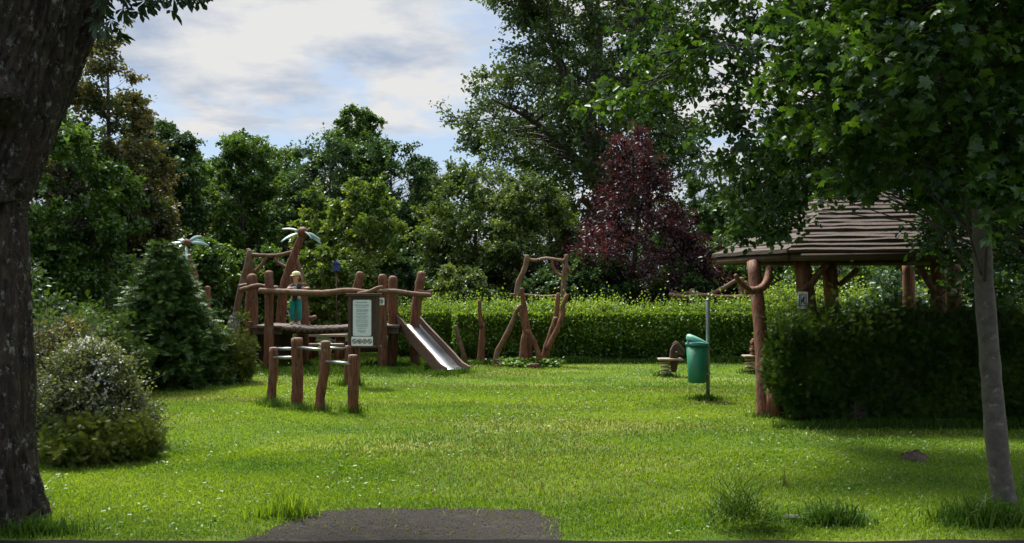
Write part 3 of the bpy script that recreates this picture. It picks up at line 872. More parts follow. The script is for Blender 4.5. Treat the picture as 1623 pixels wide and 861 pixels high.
bt('sapling', 'thin yellow-green sapling left of the yellow-green maple', 496, 22.2, 292, 450, 26, 'light', 212, .8, .12, 'spire')
bt('broadleaf_tree', 'loose olive tree behind the left part of the privet hedge', 755, 27, 262, 490, 82, 'olive', 214, 1.0, .14, 'bush', lobes=.35)
bt('broadleaf_tree', 'low olive tree with drooping sprays below the big maple', 838, 25.5, 285, 490, 74, 'olive', 215, 1.0, .13, 'bush', lobes=.35)
bt('purple_maple', 'purple-leaved maple rising behind the middle of the hedge', 1000, 24, 204, 482, 116, 'purple', 217, 1.0, .12, 'cone', lobes=.38, inner=.4)
bt('broadleaf_tree', 'fresh green tree just right of the purple maple', 1115, 27, 290, 490, 62, 'mid', 218, 1.0, .14, 'bush')
bt('broadleaf_tree', 'green tree seen left of the gazebo roof behind the log rails', 1190, 30, 275, 490, 66, 'mid', 219, 1.1, .15, 'bush')
bt('broadleaf_tree', 'tall dark tree behind the gazebo roof', 1310, 26, 160, 480, 115, 'dark', 220, 1.0, .16, 'round')
bt('broadleaf_tree', 'tall dark tree behind the slim maple trunk', 1480, 23, 60, 480, 130, 'dark', 221, 1.0, .16, 'round')
bt('broadleaf_tree', 'dark tree at the right edge behind the thuja hedge', 1640, 20, 80, 480, 120, 'dark', 222, .9, .15, 'round')

# big maple behind the purple one
x = (935 - CX) / F * 36
tree('big_maple', 'large old maple with forking limbs towering above the playground', x, 36,
     [(4.2, 1.8), (5.5, 3.4), (8, 4.7), (10, 4.5), (13, 4.0), (16, 3.0), (18, 1.0)], .42, 'bigmaple', .17, 430, 8, 20, 216, cr=1.0,
     trunk_top=.8, limb=.30, inner=.35, lobes=.32, fork=4.6, twigs=True)

# low growth that closes the view between the trunks
for i, (px, Y, top, rpx, leaf, lab) in enumerate([
    (660, 24, 440, 55, 'dark', 'dark low shrub behind the slide posts'),
    (175, 22, 380, 75, 'mid', 'green shrub in the gap left of the spruce tip'),
    (60, 26, 250, 80, 'mid', 'tall green shrub peeping out behind the old trunk'),
    (105, 22, 380, 75, 'dark', 'dark shrub in the gap beside the old trunk'),
    (230, 21, 390, 60, 'olive', 'olive shrub in the gap just behind the spruce tip'),
    (730, 23.5, 425, 55, 'olive', 'olive low shrub behind the left end of the hedge'),
    (880, 22.8, 430, 50, 'dark', 'dark low shrub behind the log goal frame'),
    (945, 23, 400, 55, 'dark', 'dark shrub between the goal frame and the purple maple'),
    (1075, 23.5, 425, 48, 'mid', 'green shrub at the foot of the purple maple on its right'),
    (1140, 25, 380, 60, 'mid', 'leafy green shrub above the log rails left of the gazebo'),
    (1220, 24, 380, 60, 'mid', 'leafy green shrub seen under the left eave of the gazebo'),
    (1330, 21, 400, 80, 'mid', 'green shrub seen between the gazebo posts'),
    (530, 20.6, 392, 60, 'light', 'pale green shrub behind the child on the bridge'),
    (415, 21.5, 400, 45, 'mid', 'green shrub behind the tall log arch'),
    (345, 20, 380, 55, 'mid', 'green shrub right of the metal flower'),
    (620, 23, 400, 50, 'dark', 'dark shrub behind the small pictogram post'),
    (280, 20, 405, 60, 'dark', 'dark green shrub behind the spruce tip')]):
    bt('shrub', lab, px, Y, top, 520, rpx, leaf, 300 + i, 1.0, .11, 'bush', group='shrubs behind the playground', cat='shrub', trunk_r=.05)

# far wood that reads as one mass
rg = R(400); n = 2600
C = np.stack([rg.uniform(-85, 85, n), rg.uniform(50, 62, n), rg.uniform(.2, 1, n) ** .8 * 7.0], 1)
C[:, 2] *= .8 + .25 * wob(C[:, :1], 401, .35)
Cc, E, P, A, N, ci = twig_leaves(rg, C, nrm(rg.normal(size=C.shape) + [0, -1, .4]), 1.1, 5, 7, .3)
ct = rg.uniform(.1, .8, n)
o = put_leaves('woodland', P, A, N, .34 * rg.uniform(.6, 1.2, len(P)), RHOMB, L['dark'], None, ct[ci] + rg.normal(size=len(P)) * .15); o['kind'] = 'stuff'

# ================================================================== HEDGES
def hedge(name, label, x0, x1, y0, y1, h, leaf, ls, n, seed, T=RHOMB, top_leaf=None, n_top=0, group=None, round_end=0, core='bark_far', slope=0, rough=.11, shootlen=.13):
    rg = R(seed); root = thing(name, ((x0 + x1) / 2, (y0 + y1) / 2, 0), label, 'hedge', group)
    lx, ly = x1 - x0, y1 - y0
    wts = np.array([lx * h * 1.6, lx * ly * 1.3, ly * h, ly * h, lx * h * .5]); ch = rg.choice(5, n, p=wts / wts.sum())
    a, b_ = rg.uniform(size=n), rg.uniform(size=n)
    P = np.zeros((n, 3)); D = np.zeros((n, 3))
    for k, (fn, d) in enumerate(((lambda a, b: (x0 + lx * a, y0 + 0 * a, h * b), (0, -1, .2)), (lambda a, b: (x0 + lx * a, y0 + ly * b, h + 0 * a), (0, 0, 1)),
                                 (lambda a, b: (x0 + 0 * a, y0 + ly * a, h * b), (-1, 0, .2)), (lambda a, b: (x1 + 0 * a, y0 + ly * a, h * b), (1, 0, .2)),
                                 (lambda a, b: (x0 + lx * a, y1 + 0 * a, h * b), (0, 1, .2)))):
        i = ch == k; P[i] = np.stack(fn(a[i], b_[i]), 1); D[i] = d
    dep = rg.exponential(.045, n); bul = rough * wob(P, seed + 1, 3.2) + rough * .5 * wob(P, seed + 2, 9.0)
    cen = np.array([(x0 + x1) / 2, (y0 + y1) / 2, h / 2]); half = np.array([lx, ly, h]) / 2
    # round the shoulders
    q = (P - cen) / half; ez = np.clip((q[:, 2] - .55) / .45, 0, 1); ey = np.clip((np.abs(q[:, 1]) - .5) / .5, 0, 1)
    P[:, 2] -= (ey * ez) ** 2 * .16 * h
    if round_end:
        ex = np.clip((np.abs(q[:, 0]) - (1 - round_end)) / round_end, 0, 1)
        P[:, 2] -= ex ** 2.5 * ez * .25 * h; P[:, 1] -= np.sign(q[:, 1]) * ex ** 2 * half[1] * .35
        P[:, 0] -= np.sign(q[:, 0]) * ex * np.clip(-q[:, 2] - .2, 0, 1) * .42
    P += D * (bul - dep)[:, None]
    P += rg.normal(size=P.shape) * .02
    low = (P[:, 2] < .12) & (rg.uniform(size=n) < .35); P[low, 2] += .2
    A = rg.normal(size=P.shape) * .7 + D * .5 + [0, 0, .25]; N = rg.normal(size=P.shape) * .55 + D * .6 + [0, 0, .4]
    kp = P[:, 2] > .02; P, A, N = P[kp], A[kp], N[kp]
    tint = .45 + .3 * wob(P, seed + 3, 5.0) + rg.normal(size=len(P)) * .2
    put_leaves('foliage', P, A, N, ls * rg.uniform(.6, 1.25, len(P)), T, L[leaf], root, tint)
    sh_ = .35 if round_end else 0
    mb = MB(); mb.box((cen[0] + sh_, cen[1], h * .45), (lx - .34 - 2 * sh_, ly - .3, h * .78))
    mb.build('branch', M[core], root, smooth=False)  # solid dark box added inside the leaves to block light, not real branches
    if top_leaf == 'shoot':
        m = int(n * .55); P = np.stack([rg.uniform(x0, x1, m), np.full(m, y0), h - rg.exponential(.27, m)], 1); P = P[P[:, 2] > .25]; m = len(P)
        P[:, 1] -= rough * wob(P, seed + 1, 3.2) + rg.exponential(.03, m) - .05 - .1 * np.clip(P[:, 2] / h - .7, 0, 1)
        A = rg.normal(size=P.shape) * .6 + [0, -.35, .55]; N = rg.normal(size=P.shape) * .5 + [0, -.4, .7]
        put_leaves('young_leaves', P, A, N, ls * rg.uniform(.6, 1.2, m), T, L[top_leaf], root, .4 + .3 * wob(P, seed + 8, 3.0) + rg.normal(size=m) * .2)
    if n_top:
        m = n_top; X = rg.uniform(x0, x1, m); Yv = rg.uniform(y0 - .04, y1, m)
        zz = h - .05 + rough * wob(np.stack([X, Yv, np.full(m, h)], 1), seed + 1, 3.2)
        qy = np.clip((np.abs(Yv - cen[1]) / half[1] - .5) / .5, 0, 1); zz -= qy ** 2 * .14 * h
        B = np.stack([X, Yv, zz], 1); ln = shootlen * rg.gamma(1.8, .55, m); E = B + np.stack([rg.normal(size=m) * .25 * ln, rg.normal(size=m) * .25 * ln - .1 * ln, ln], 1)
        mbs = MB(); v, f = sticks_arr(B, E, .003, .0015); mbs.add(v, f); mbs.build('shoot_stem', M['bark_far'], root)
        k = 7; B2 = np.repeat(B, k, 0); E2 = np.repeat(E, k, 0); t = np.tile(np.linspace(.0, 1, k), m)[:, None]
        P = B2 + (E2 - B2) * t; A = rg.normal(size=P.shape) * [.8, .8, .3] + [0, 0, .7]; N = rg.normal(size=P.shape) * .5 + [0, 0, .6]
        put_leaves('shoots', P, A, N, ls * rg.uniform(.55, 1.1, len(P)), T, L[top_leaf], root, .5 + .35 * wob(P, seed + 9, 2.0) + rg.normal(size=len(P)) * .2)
    return root


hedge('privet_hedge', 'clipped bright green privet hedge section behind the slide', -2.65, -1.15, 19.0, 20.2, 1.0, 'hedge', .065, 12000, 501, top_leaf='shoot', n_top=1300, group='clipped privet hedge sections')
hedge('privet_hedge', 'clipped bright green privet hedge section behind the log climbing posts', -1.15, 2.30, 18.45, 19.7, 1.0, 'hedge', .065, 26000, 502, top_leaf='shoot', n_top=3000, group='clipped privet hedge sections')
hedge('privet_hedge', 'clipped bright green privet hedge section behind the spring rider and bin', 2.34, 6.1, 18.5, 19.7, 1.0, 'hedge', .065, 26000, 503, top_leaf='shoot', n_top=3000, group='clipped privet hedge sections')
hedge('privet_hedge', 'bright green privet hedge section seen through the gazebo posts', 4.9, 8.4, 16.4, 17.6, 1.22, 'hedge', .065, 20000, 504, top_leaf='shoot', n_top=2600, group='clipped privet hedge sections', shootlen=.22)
hedge('thuja_hedge', 'dark thuja hedge in front of the gazebo', 3.04, 7.6, 9.95, 10.62, 1.20, 'thuja', .095, 56000, 505, THUJA, top_leaf='thuja', n_top=2200, round_end=.20, rough=.15, shootlen=.15)

# ================================================================== LEFT SHRUBS
def spruce():
    c = G(262, 612); H = 2.28; rad = 1.02; rg = R(601)
    root = thing('spruce', c, 'young dark green spruce with dense layered branches', 'tree')
    mb = MB(); mb.tube([c + [0, 0, -.05], c + [0, 0, H * .5], c + [-.02, 0, H]], [.06, .035, .006], 8, 'flat')
    P0 = []; P1 = []
    for z in np.concatenate([np.linspace(.10, 1.2, 15), np.linspace(1.28, H - .05, 12)]):
        r = rad * (1 - z / (H + .06)) ** .75 * (1.0 if z > .3 else .85)
        nb = int(7 + 8 * r)
        for k in range(nb):
            a = 2 * math.pi * (k + rg.uniform()) / nb; rl = r * rg.uniform(.75, 1.18)
            d = np.array([math.cos(a), math.sin(a), 0]); s = c + [0, 0, z]
            e = s + d * rl + [0, 0, -.10 * rl + .08 * rl]; mid = s + d * rl * .55 + [0, 0, -.13 * rl]
            q = spline([s, mid, e], 4); mb.tube(q, np.linspace(.012, .003, len(q)), 4, 'flat')
            side = np.array([-d[1], d[0], 0])
            m = max(3, int(rl / .075))
            for t in np.linspace(.28, 1, m):
                p = q[min(int(t * (len(q) - 1)), len(q) - 2)] * 1.0
                p = s * (1 - t) ** 2 + 2 * t * (1 - t) * mid + t * t * e
                for sg in (-1, 1):
                    l = (.10 + .22 * rl * (1 - t)) * rg.uniform(.7, 1.2)
                    P0.append(p); P1.append(p + (d * .75 + side * sg * .8) * l + [0, 0, rg.normal() * .03 - .02])
                P0.append(p); P1.append(p + d * .12 + [0, 0, .03])
    P0 = np.array(P0); P1 = np.array(P1)
    mb.build('trunk', M['bark_far'], root)
    k = 3; a = np.repeat(P0, k, 0); b = np.repeat(P1, k, 0); t = np.tile([0, .35, .7], len(P0))[:, None]; D = b - a
    P = a + D * t; ln = np.linalg.norm(D, axis=1)
    A = nrm(D) + rg.normal(size=P.shape) * .28; N = rg.normal(size=P.shape) * .55 + [0, 0, .9]
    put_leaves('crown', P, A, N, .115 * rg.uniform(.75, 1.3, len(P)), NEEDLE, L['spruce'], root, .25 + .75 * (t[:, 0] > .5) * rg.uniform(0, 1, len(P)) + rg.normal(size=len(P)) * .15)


spruce()
x, y, _ = G(366, 606)
shrub('yew', 'dark upright evergreen shrub right of the spruce', x, y, .30, .32, 1.12, 'juniper', .10, 110, 6, 6, 603, T=NEEDLE, cr=.2, lobes=.25, droop=-.3, up=.3)
x, y, _ = G(140, 722)
shrub('spirea', 'rounded shrub sprinkled with small white blossoms', x - .10, y + .25, .45, .5, 1.0, 'spirea', .034, 320, 8, 16, 605, cr=.24, lobes=.18, droop=-.1, inner=.7)
sp = bpy.data.objects['spirea']
rg = R(607); n = 900; d = nrm(rg.normal(size=(n, 3))); d[:, 2] = np.abs(d[:, 2]); k = (wob(d, 608, 2.5) + d[:, 2] * .9 - d[:, 0] * .6 > .42); d = d[k]; n = len(d)
P = np.array(sp.location) + d * np.array([.48, .53, .98]) * rg.uniform(.93, 1.06, (n, 1)) + [0, 0, .06]
P = np.repeat(P, 5, 0) + rg.normal(size=(n * 5, 3)) * .010
put_leaves('blossoms', P, rg.normal(size=P.shape), rg.normal(size=P.shape), .032, RHOMB, L['white'], sp, rg.uniform(0, 1, len(P)))
x, y, _ = G(120, 738)
shrub('juniper', 'low spreading juniper at the foot of the blossoming shrub, its left lobe', x, y + .1, .26, .26, .36, 'juniper', .065, 130, 7, 9, 609, T=THUJA, cr=.15, droop=-.4, up=.3, group='low junipers')
x, y, _ = G(200, 732)
shrub('juniper', 'low yellowish juniper below the blossoming shrub, nearest the open lawn', x, y + .1, .20, .22, .32, 'juniper', .065, 110, 7, 9, 610, T=THUJA, cr=.15, droop=-.4, up=.3, group='low junipers')
for i, (px, py, rx, h, leaf, ls, T, lab) in enumerate([
    (95, 640, .62, 1.50, 'mid', .07, NEEDLE, 'bright green feathery conifer next to the old trunk'),
    (90, 668, .55, 1.15, 'bronze', .05, RHOMB, 'reddish-green barberry shrub above the blossoming shrub'),
    (160, 630, .50, 1.30, 'thuja', .09, THUJA, 'dark dense thuja shrub left of the spruce'),
    (60, 610, .9, 2.0, 'dark', .08, RHOMB, 'dark leafy shrub hidden partly by the old trunk'),
    (215, 590, .7, 2.1, 'mid', .09, RHOMB, 'mid green leafy shrub just behind the spruce')]):
    x, y, _ = G(px, py)
    shrub('garden_shrub', lab, x, y, rx, rx * .9, h, leaf, ls, 130, 6, 8, 620 + i, T=T, cr=.24, group='shrubs in the planting bed')
for i, (px, Y, rx, h, lab) in enumerate([(1425, 14.6, .95, 2.0, 'dark broad-leaved lilac shrub seen through the gazebo posts'), (1600, 14.0, .95, 2.4, 'dark broad-leaved lilac shrub at the right edge behind the maple trunk'),
                                         (1650, 11.6, .8, 2.3, 'tall dark lilac cut by the right edge of the view')]):
    shrub('lilac', lab, (px - CX) / F * Y, Y, rx, rx * .9, h, 'lilac', .095, 120, 6, 7, 640 + i, T=OVATE, cr=.30, group='lilac shrubs around the gazebo', inner=.45)

# ================================================================== PLAY PLATFORM
root = thing('play_platform', G(520, 582), 'brown log play platform with plank bridge, log railings and slide', 'play structure')
for i, (pix, Y, r) in enumerate([
    ([(397, 580), (397, 510), (399, 470), (400, 438)], 17.0, [9.5, 9.2, 8.6, 7.5]),
    ([(425, 588), (426, 530), (427, 470), (426, 433)], 16.6, [8, 7.6, 7.4, 7]),
    ([(480, 575), (481, 520), (479, 470), (478, 452)], 17.9, [9, 8.6, 8, 7]),
    ([(560, 576), (560, 520), (564, 470), (571, 434)], 17.7, [8, 8, 7.6, 6.5]),
    ([(607, 580), (606, 520), (607, 470), (606, 438)], 16.9, [8, 7.6, 7.2, 6.6]),
    ([(621, 578), (623, 520), (622, 470), (623, 441)], 17.4, [7.4, 7.6, 7.6, 6.8]),
    ([(659, 576), (657, 530), (662, 475), (669, 434)], 17.5, [7.6, 8, 8.4, 7.2])]):
    logmesh(pix, Y, r, 700 + i, 5, 12, sink=.1).build('post', M['log'], root)
for i, (pix, Y, r) in enumerate([
    ([(412, 461), (455, 463), (510, 465), (548, 461), (590, 464)], 16.45, [4.5, 5.2, 5.5, 5, 4.4]),
    ([(568, 466), (585, 463), (598, 457), (606, 455)], 16.35, [3.5, 3.6, 3.2, 2.5]),
    ([(600, 462), (625, 462), (655, 466), (682, 468)], 16.75, [4.2, 4.2, 4, 3.8]),
    ([(664, 462), (676, 464), (684, 462)], 17.4, [3.5, 3.3, 3]),
    ([(380, 454), (392, 452), (418, 454), (440, 456)], 17.3, [3.5, 3.6, 3.4, 3.2]),
    ([(382, 460), (396, 456), (410, 453), (424, 456)], 16.75, [4, 4, 3.6, 3.2])]):
    logmesh(pix, Y, r, 720 + i, 6, 9).build('rail', M['branch'], root)
# decks
zd = .83
for nm, a, b_, y0, y1 in (('deck', 398, 446, 16.7, 18.0), ('deck', 556, 632, 16.95, 17.9)):
    mb = MB(); x0 = (a - CX) / F * y0; x1 = (b_ - CX) / F * y0; n = max(3, int((x1 - x0) / .12))
    for k in range(n):
        w = (x1 - x0) / n; mb.box((x0 + w * (k + .5), (y0 + y1) / 2, zd - .025), (w - .008, y1 - y0, .05))
    mb.box(((x0 + x1) / 2, y0 + .1, zd - .11), (x1 - x0 - .03, .08, .115)); mb.box(((x0 + x1) / 2, y1 - .1, zd - .11), (x1 - x0 - .03, .08, .115))
    mb.build(nm, M['deck'], root, smooth=False, bevel=.006)
mb = MB(); x0 = (447 - CX) / F * 17; x1 = (555 - CX) / F * 17; n = 12
for k in range(n):
    t = (k + .5) / n; xx = x0 + (x1 - x0) * t; z = zd - .05 - .035 * math.sin(math.pi * t)
    q = spline([(xx, 16.75, z), (xx + .01, 17.2, z + .01), (xx, 17.75, z)], 3); mb.tube(q, .052, 8, 'round', .04, k)
mb.build('bridge', M['deck'], root)
mb = MB(); q = spline([((447 - CX) / F * 17 - .03, 16.85, zd - .12), ((500 - CX) / F * 17, 16.85, zd - .155), ((555 - CX) / F * 17 + .03, 16.85, zd - .12)], 6); mb.tube(q, .02, 6, 'flat'); mb.build('bridge_cable', M['dark_wood'], root)
MB().tube(q + [0, .8, 0], .02, 6, 'flat').build('bridge_cable', M['dark_wood'], root)
# closed side of the left tower
mb = MB(); xa = (401 - CX) / F * 17.15; xb = (420 - CX) / F * 17.15
for k in range(3):
    w = (xb - xa) / 3; mb.box((xa + w * (k + .5), 17.15, .42), (w - .01, .05, .68))
mb.build('side_panel', M['dark_wood'], root, smooth=False, bevel=.005); mb = MB(); mb.box(((422 + 26 - CX) / F * 17.6 - .12, 17.75, .40), (.55, .05, .70))
mb.build('side_panel', M['dark_wood'], root, smooth=False, bevel=.005)
mb = MB(); mb.box(((590 - CX) / F * 17.75, 17.8, .5), (.5, .05, .5)); mb.build('side_panel', M['dark_wood'], root, smooth=False, bevel=.005)
# slide
tl, trr = W(634, 511, 17.35), W(662, 512, 17.75); bl, br = W(706, 594, 15.85), W(738, 591, 16.05)
tl[2] = trr[2] = .84; bl[2] = br[2] = .07
t = np.linspace(0, 1, 14); zz = .82 - .75 * np.clip((t - .04) / .88, 0, 1) ** 1.0; zz[-1] = .075; zz[-2] = .085; zz[-3] = .12; zz[0] = .83; zz[1] = .80
tlx = tl[None] * (1 - t[:, None]) + bl[None] * t[:, None]; trx = trr[None] * (1 - t[:, None]) + br[None] * t[:, None]
tlx[:, 2] = zz; trx[:, 2] = zz
mb = MB(); un = np.array([0, 0, -.012])
V = np.concatenate([tlx, trx, tlx + un, trx + un]); f = []
for i in range(13):
    f += [(i, i + 1, 14 + i + 1, 14 + i), (28 + i, 42 + i, 43 + i, 29 + i), (i, 28 + i, 29 + i, i + 1), (14 + i, 15 + i, 43 + i, 42 + i)]
f += [(0, 14, 42, 28), (13, 41, 55, 27)]
sl = mb.add(V, f).build('slide', M['steel'], root)
for s_, e in ((tlx, -1), (trx, 1)):
    mb = MB(); side = nrm(np.array([trr[0] - tl[0], trr[1] - tl[1], 0])) * .022 * e
    P = s_ + side * .55; top = P + [0, 0, .13]; bot = P - [0, 0, .13]
    top[0] = top[0] + [-.05, .05, .06]; top[-1] = top[-1] + [.06, -.06, -.08]; bot[:, 2] = np.maximum(bot[:, 2], .01); top[-2, 2] -= .03
    V = np.concatenate([top, bot, top + side * 2, bot + side * 2]); n = 14; f = []
    for i in range(13):
        f += [(i, i + 1, n + i + 1, n + i), (2 * n + i, 3 * n + i, 3 * n + i + 1, 2 * n + i + 1), (i, 2 * n + i, 2 * n + i + 1, i + 1), (n + i, n + i + 1, 3 * n + i + 1, 3 * n + i)]
    f += [(0, n, 3 * n, 2 * n), (n - 1, 3 * n - 1, 4 * n - 1, 2 * n - 1)]
    mb.add(V, f).build('side_board', M['slide_side'], sl, smooth=False, bevel=.006)

# wooden palm flowers
def palm(label, pix, Y, r, head, petals, seed):
    p0 = W(*pix[0], Y); root = thing('metal_flower', p0 * [1, 1, 0], label, 'play sculpture', 'log stems topped with metal petals')
    logmesh(pix, Y, r, seed, 6, 10, sink=.05).build('stem', M['log'], root)
    c = W(*head[:2], Y); hr = head[2] / F * Y
    mb = MB(); a = np.linspace(-1.5, 1.5, 9); mb.lathe([(hr * math.cos(k), hr * math.sin(k) * .95) for k in a], c, 16); mb.v[0] += R(seed).normal(size=mb.v[0].shape) * hr * .03
    mb.build('flower_head', M['log'], root)
    for dx, dy, dz in petals:
        d = np.array([dx, dy, dz]) / F * Y; e = c + d; n = np.cross(d, [0, 1.0, 0]); n = nrm(n)
        mb = MB(); m = 9; V = []; side = nrm(np.cross(d, [0, 0, 1.0]) + np.array([0, .4, .5])) ; nn = nrm(np.cross(d, side)); side = nrm(np.cross(nn, d))
        for k in range(m):
            t = k / (m - 1); w = .026 * math.sin(math.pi * min(.15 + t * .82, 1)) ** .8 + .008
            p = c + d * (.25 + .75 * t) + np.array([0, 0, -1]) * np.linalg.norm(d) * .18 * t * t
            for sx, sn in ((-1, 0), (1, 0), (1, -1), (-1, -1)):
                V.append(p + side * w * sx + nn * (.008 * sn))
        f = []
        for k in range(m - 1):
            for j in range(4):
                f.append((4 * k + j, 4 * k + (j + 1) % 4, 4 * k + 4 + (j + 1) % 4, 4 * k + 4 + j))
        f += [(0, 1, 2, 3), (4 * m - 4, 4 * m - 3, 4 * m - 2, 4 * m - 1)]
        mb.add(V, f).build('petal', M['petal'], root)


palm('curved log flower with pale metal petals above the spruce', [(318, 574), (316, 520), (313, 465), (308, 435), (301, 415), (297, 396)], 15.5, [7, 6.5, 6, 5.4, 4.8, 4], (295, 386, 7.5),
     [(36, 0, 3), (30, -15, 17), (5, -25, 15), (-25, -12, 2), (10, -25, -22), (-15, -25, -14), (-20, 20, 12), (20, 25, 10)], 741)
palm('taller thick log flower with drooping petals beside the child', [(441, 578), (444, 530), (448, 470), (457, 430), (468, 400), (477, 376)], 18.2, [8, 7.8, 7.4, 7, 6.2, 5.4], (480, 368, 8.8),
     [(-32, -6, 10), (-28, -25, -10), (30, -10, -8), (26, 14, -12), (20, -28, -6), (-10, 30, 6)], 742)

# log arch behind the left tower
root = thing('climbing_arch', G(395, 576), 'tall arch of crooked branches behind the left tower', 'play structure')
for i, (pix, Y, r) in enumerate([([(366, 570), (372, 510), (383, 455), (392, 420), (396, 398)], 18.5, [5.5, 5, 5, 4.5, 4]), ([(404, 572), (404, 480), (398, 435), (394, 396)], 18.7, [5, 4.8, 4.6, 4.2]),
                                  ([(478, 572), (470, 500), (466, 440), (463, 400)], 18.7, [5, 4.8, 4.4, 4]), ([(493, 572), (484, 480), (475, 430), (463, 395)], 19.2, [5, 4.8, 4.4, 4])]):
    logmesh(pix, Y, r, 750 + i, 5, 9, sink=.05).build('post', M['branch'], root)
logmesh([(392, 404), (415, 405), (440, 405), (462, 400)], 18.6, [3.4, 3.2, 3.2, 3], 756).build('crossbar', M['branch'], root)
logmesh([(405, 430), (412, 424), (420, 412), (424, 405)], 18.6, [3, 3, 2.8, 2.6], 757).build('brace', M['branch'], root)
logmesh([(437, 405), (437, 412), (443, 418), (455, 424)], 18.6, [2.8, 3, 2.8, 2.6], 758).build('brace', M['branch'], root)
logmesh([(484, 506), (492, 505), (500, 503)], 18.9, [4, 4, 3.6], 759).build('step', M['branch'], root)

# picnic table
p = W(516, 531, 19.0)
root = thing('picnic_table', (p[0], 19.0, 0), 'wooden picnic table with pale top behind the bridge', 'table')
mb = MB()
for k in range(4):
    mb.box((p[0], 18.75 + .16 * k, p[2]), (.98, .15, .05))
mb.build('tabletop', M['endgrain'], root, smooth=False, bevel=.006)
for s_ in (-1, 1):
    for k in (0, 1):
        mb = MB(); mb.tube([(p[0] + s_ * .34, 18.8 + .4 * k, -.02), (p[0] + s_ * .32, 18.8 + .4 * k, p[2] - .025)], [.07, .06], 8, 'flat'); mb.build('leg', M['log'], root)
    mb = MB(); mb.box((p[0], 19.0 + s_ * .62, p[2] - .17), (1.0, .2, .05)); mb.build('bench_seat', M['endgrain'], root, smooth=False, bevel=.006)
    for k in (-1, 1):
        mb = MB(); mb.tube([(p[0] + k * .36, 19 + s_ * .62, -.02), (p[0] + k * .36, 19 + s_ * .62, p[2] - .195)], [.06, .055], 8, 'flat'); mb.build('leg', M['log'], root)

# ================================================================== TURNING BARS
root = thing('turning_bars', G(495, 648), 'row of four short log posts joined by steel turning bars', 'exercise bars')
posts = [([(430, 644), (431, 620), (434, 585), (434, 552)], GY(643), [7.2, 7.2, 7, 6.8]), ([(470, 648), (472, 610), (471, 570), (471, 537)], GY(646), [9, 8.8, 8.6, 8.4]),
         ([(507, 652), (508, 625), (516, 580), (516, 542)], GY(651), [8, 8, 8, 7.6]), ([(559, 656), (560, 620), (560, 590), (559, 564)], GY(655), [8.4, 8.6, 8, 7])]
for i, (pix, Y, r) in enumerate(posts):
    po = logmesh(pix, Y, r, 760 + i, 5, 14, 'flat', .035, sink=.08).build('post', M['log'], root)
    c = W(*pix[-1], Y); rr = r[-1] / F * Y
    MB().lathe([(rr * .98, -.006), (rr * .96, .010), (rr * .4, .014)], c, 14).build('end_grain', M['endgrain'], po)
def bar(a, b_, Ya, Yb, r=.020):
    MB().tube([W(*a, Ya), W(*b_, Yb)], r, 10, 'flat').build('bar', M['steel'], root)
Yp = [p_[1] for p_ in posts]
bar((434, 567), (471, 567), Yp[0] - .05, Yp[1] - .05); bar((471, 551), (516, 555), Yp[1] - .05, Yp[2] - .05); bar((516, 573), (559, 577), Yp[2] - .05, Yp[3] - .05)
# second row behind
for i, (pix, Y, r) in enumerate([([(550, 612), (552, 580), (553, 549)], 14.0, [6.4, 6.2, 6]), ([(509, 614), (511, 580), (512, 547)], 13.8, [6, 6, 5.8])]):
    po = logmesh(pix, Y, r, 766 + i, 5, 12, 'flat', .035, sink=.08).build('post', M['log'], root)
    c = W(*pix[-1], Y); rr = r[-1] / F * Y
    MB().lathe([(rr * .98, -.006), (rr * .96, .010), (rr * .4, .014)], c, 14).build('end_grain', M['endgrain'], po)
bar((512, 551), (553, 553), 13.8, 14.0); bar((434, 553), (471, 553), Yp[0] + .05, Yp[1] + .08)

# ================================================================== NOTICE BOARD
p0 = G(556, 612); Yb = p0[1]
root = thing('notice_board', p0, 'brown wooden notice board with a pale rules sheet', 'sign')
s = Yb / F
c = W(576, 508, Yb)
mb = MB(); mb.box(c, (46 * s, .03, 80 * s)); mb.build('board', M['dark_wood'], root, smooth=False, bevel=.004)
for px in (554.5, 599):
    mb = MB(); q = W(px, 508, Yb - .005); mb.box(q, (5 * s, .06, 82 * s)); mb.build('frame', M['dark_wood'], root, smooth=False, bevel=.005)
for py, th in ((467.5, 4.5), (550, 3)):
    mb = MB(); q = W(576.5, py, Yb - .006); mb.box(q, (56 * s, .075, th * s)); mb.build('frame', M['dark_wood'], root, smooth=False, bevel=.005)
for a, b_ in ((556, 551), (568, 568)):
    mb = MB(); e = W(b_, 612, Yb); e[2] = -.05; mb.tube(spline([e, W(a - 1, 580, Yb + .05), W(a, 480, Yb + .05)], 4), .038, 9, 'flat'); mb.build('leg', M['log'], root)


def rrect(w, h, r, n=4):
    o = []
    for cx_, cy_, a0 in ((w / 2 - r, h / 2 - r, 0), (-w / 2 + r, h / 2 - r, 90), (-w / 2 + r, -h / 2 + r, 180), (w / 2 - r, -h / 2 + r, 270)):
        for k in range(n + 1):
            a = math.radians(a0 + 90 * k / n); o.append((cx_ + r * math.cos(a), cy_ + r * math.sin(a)))
    return o


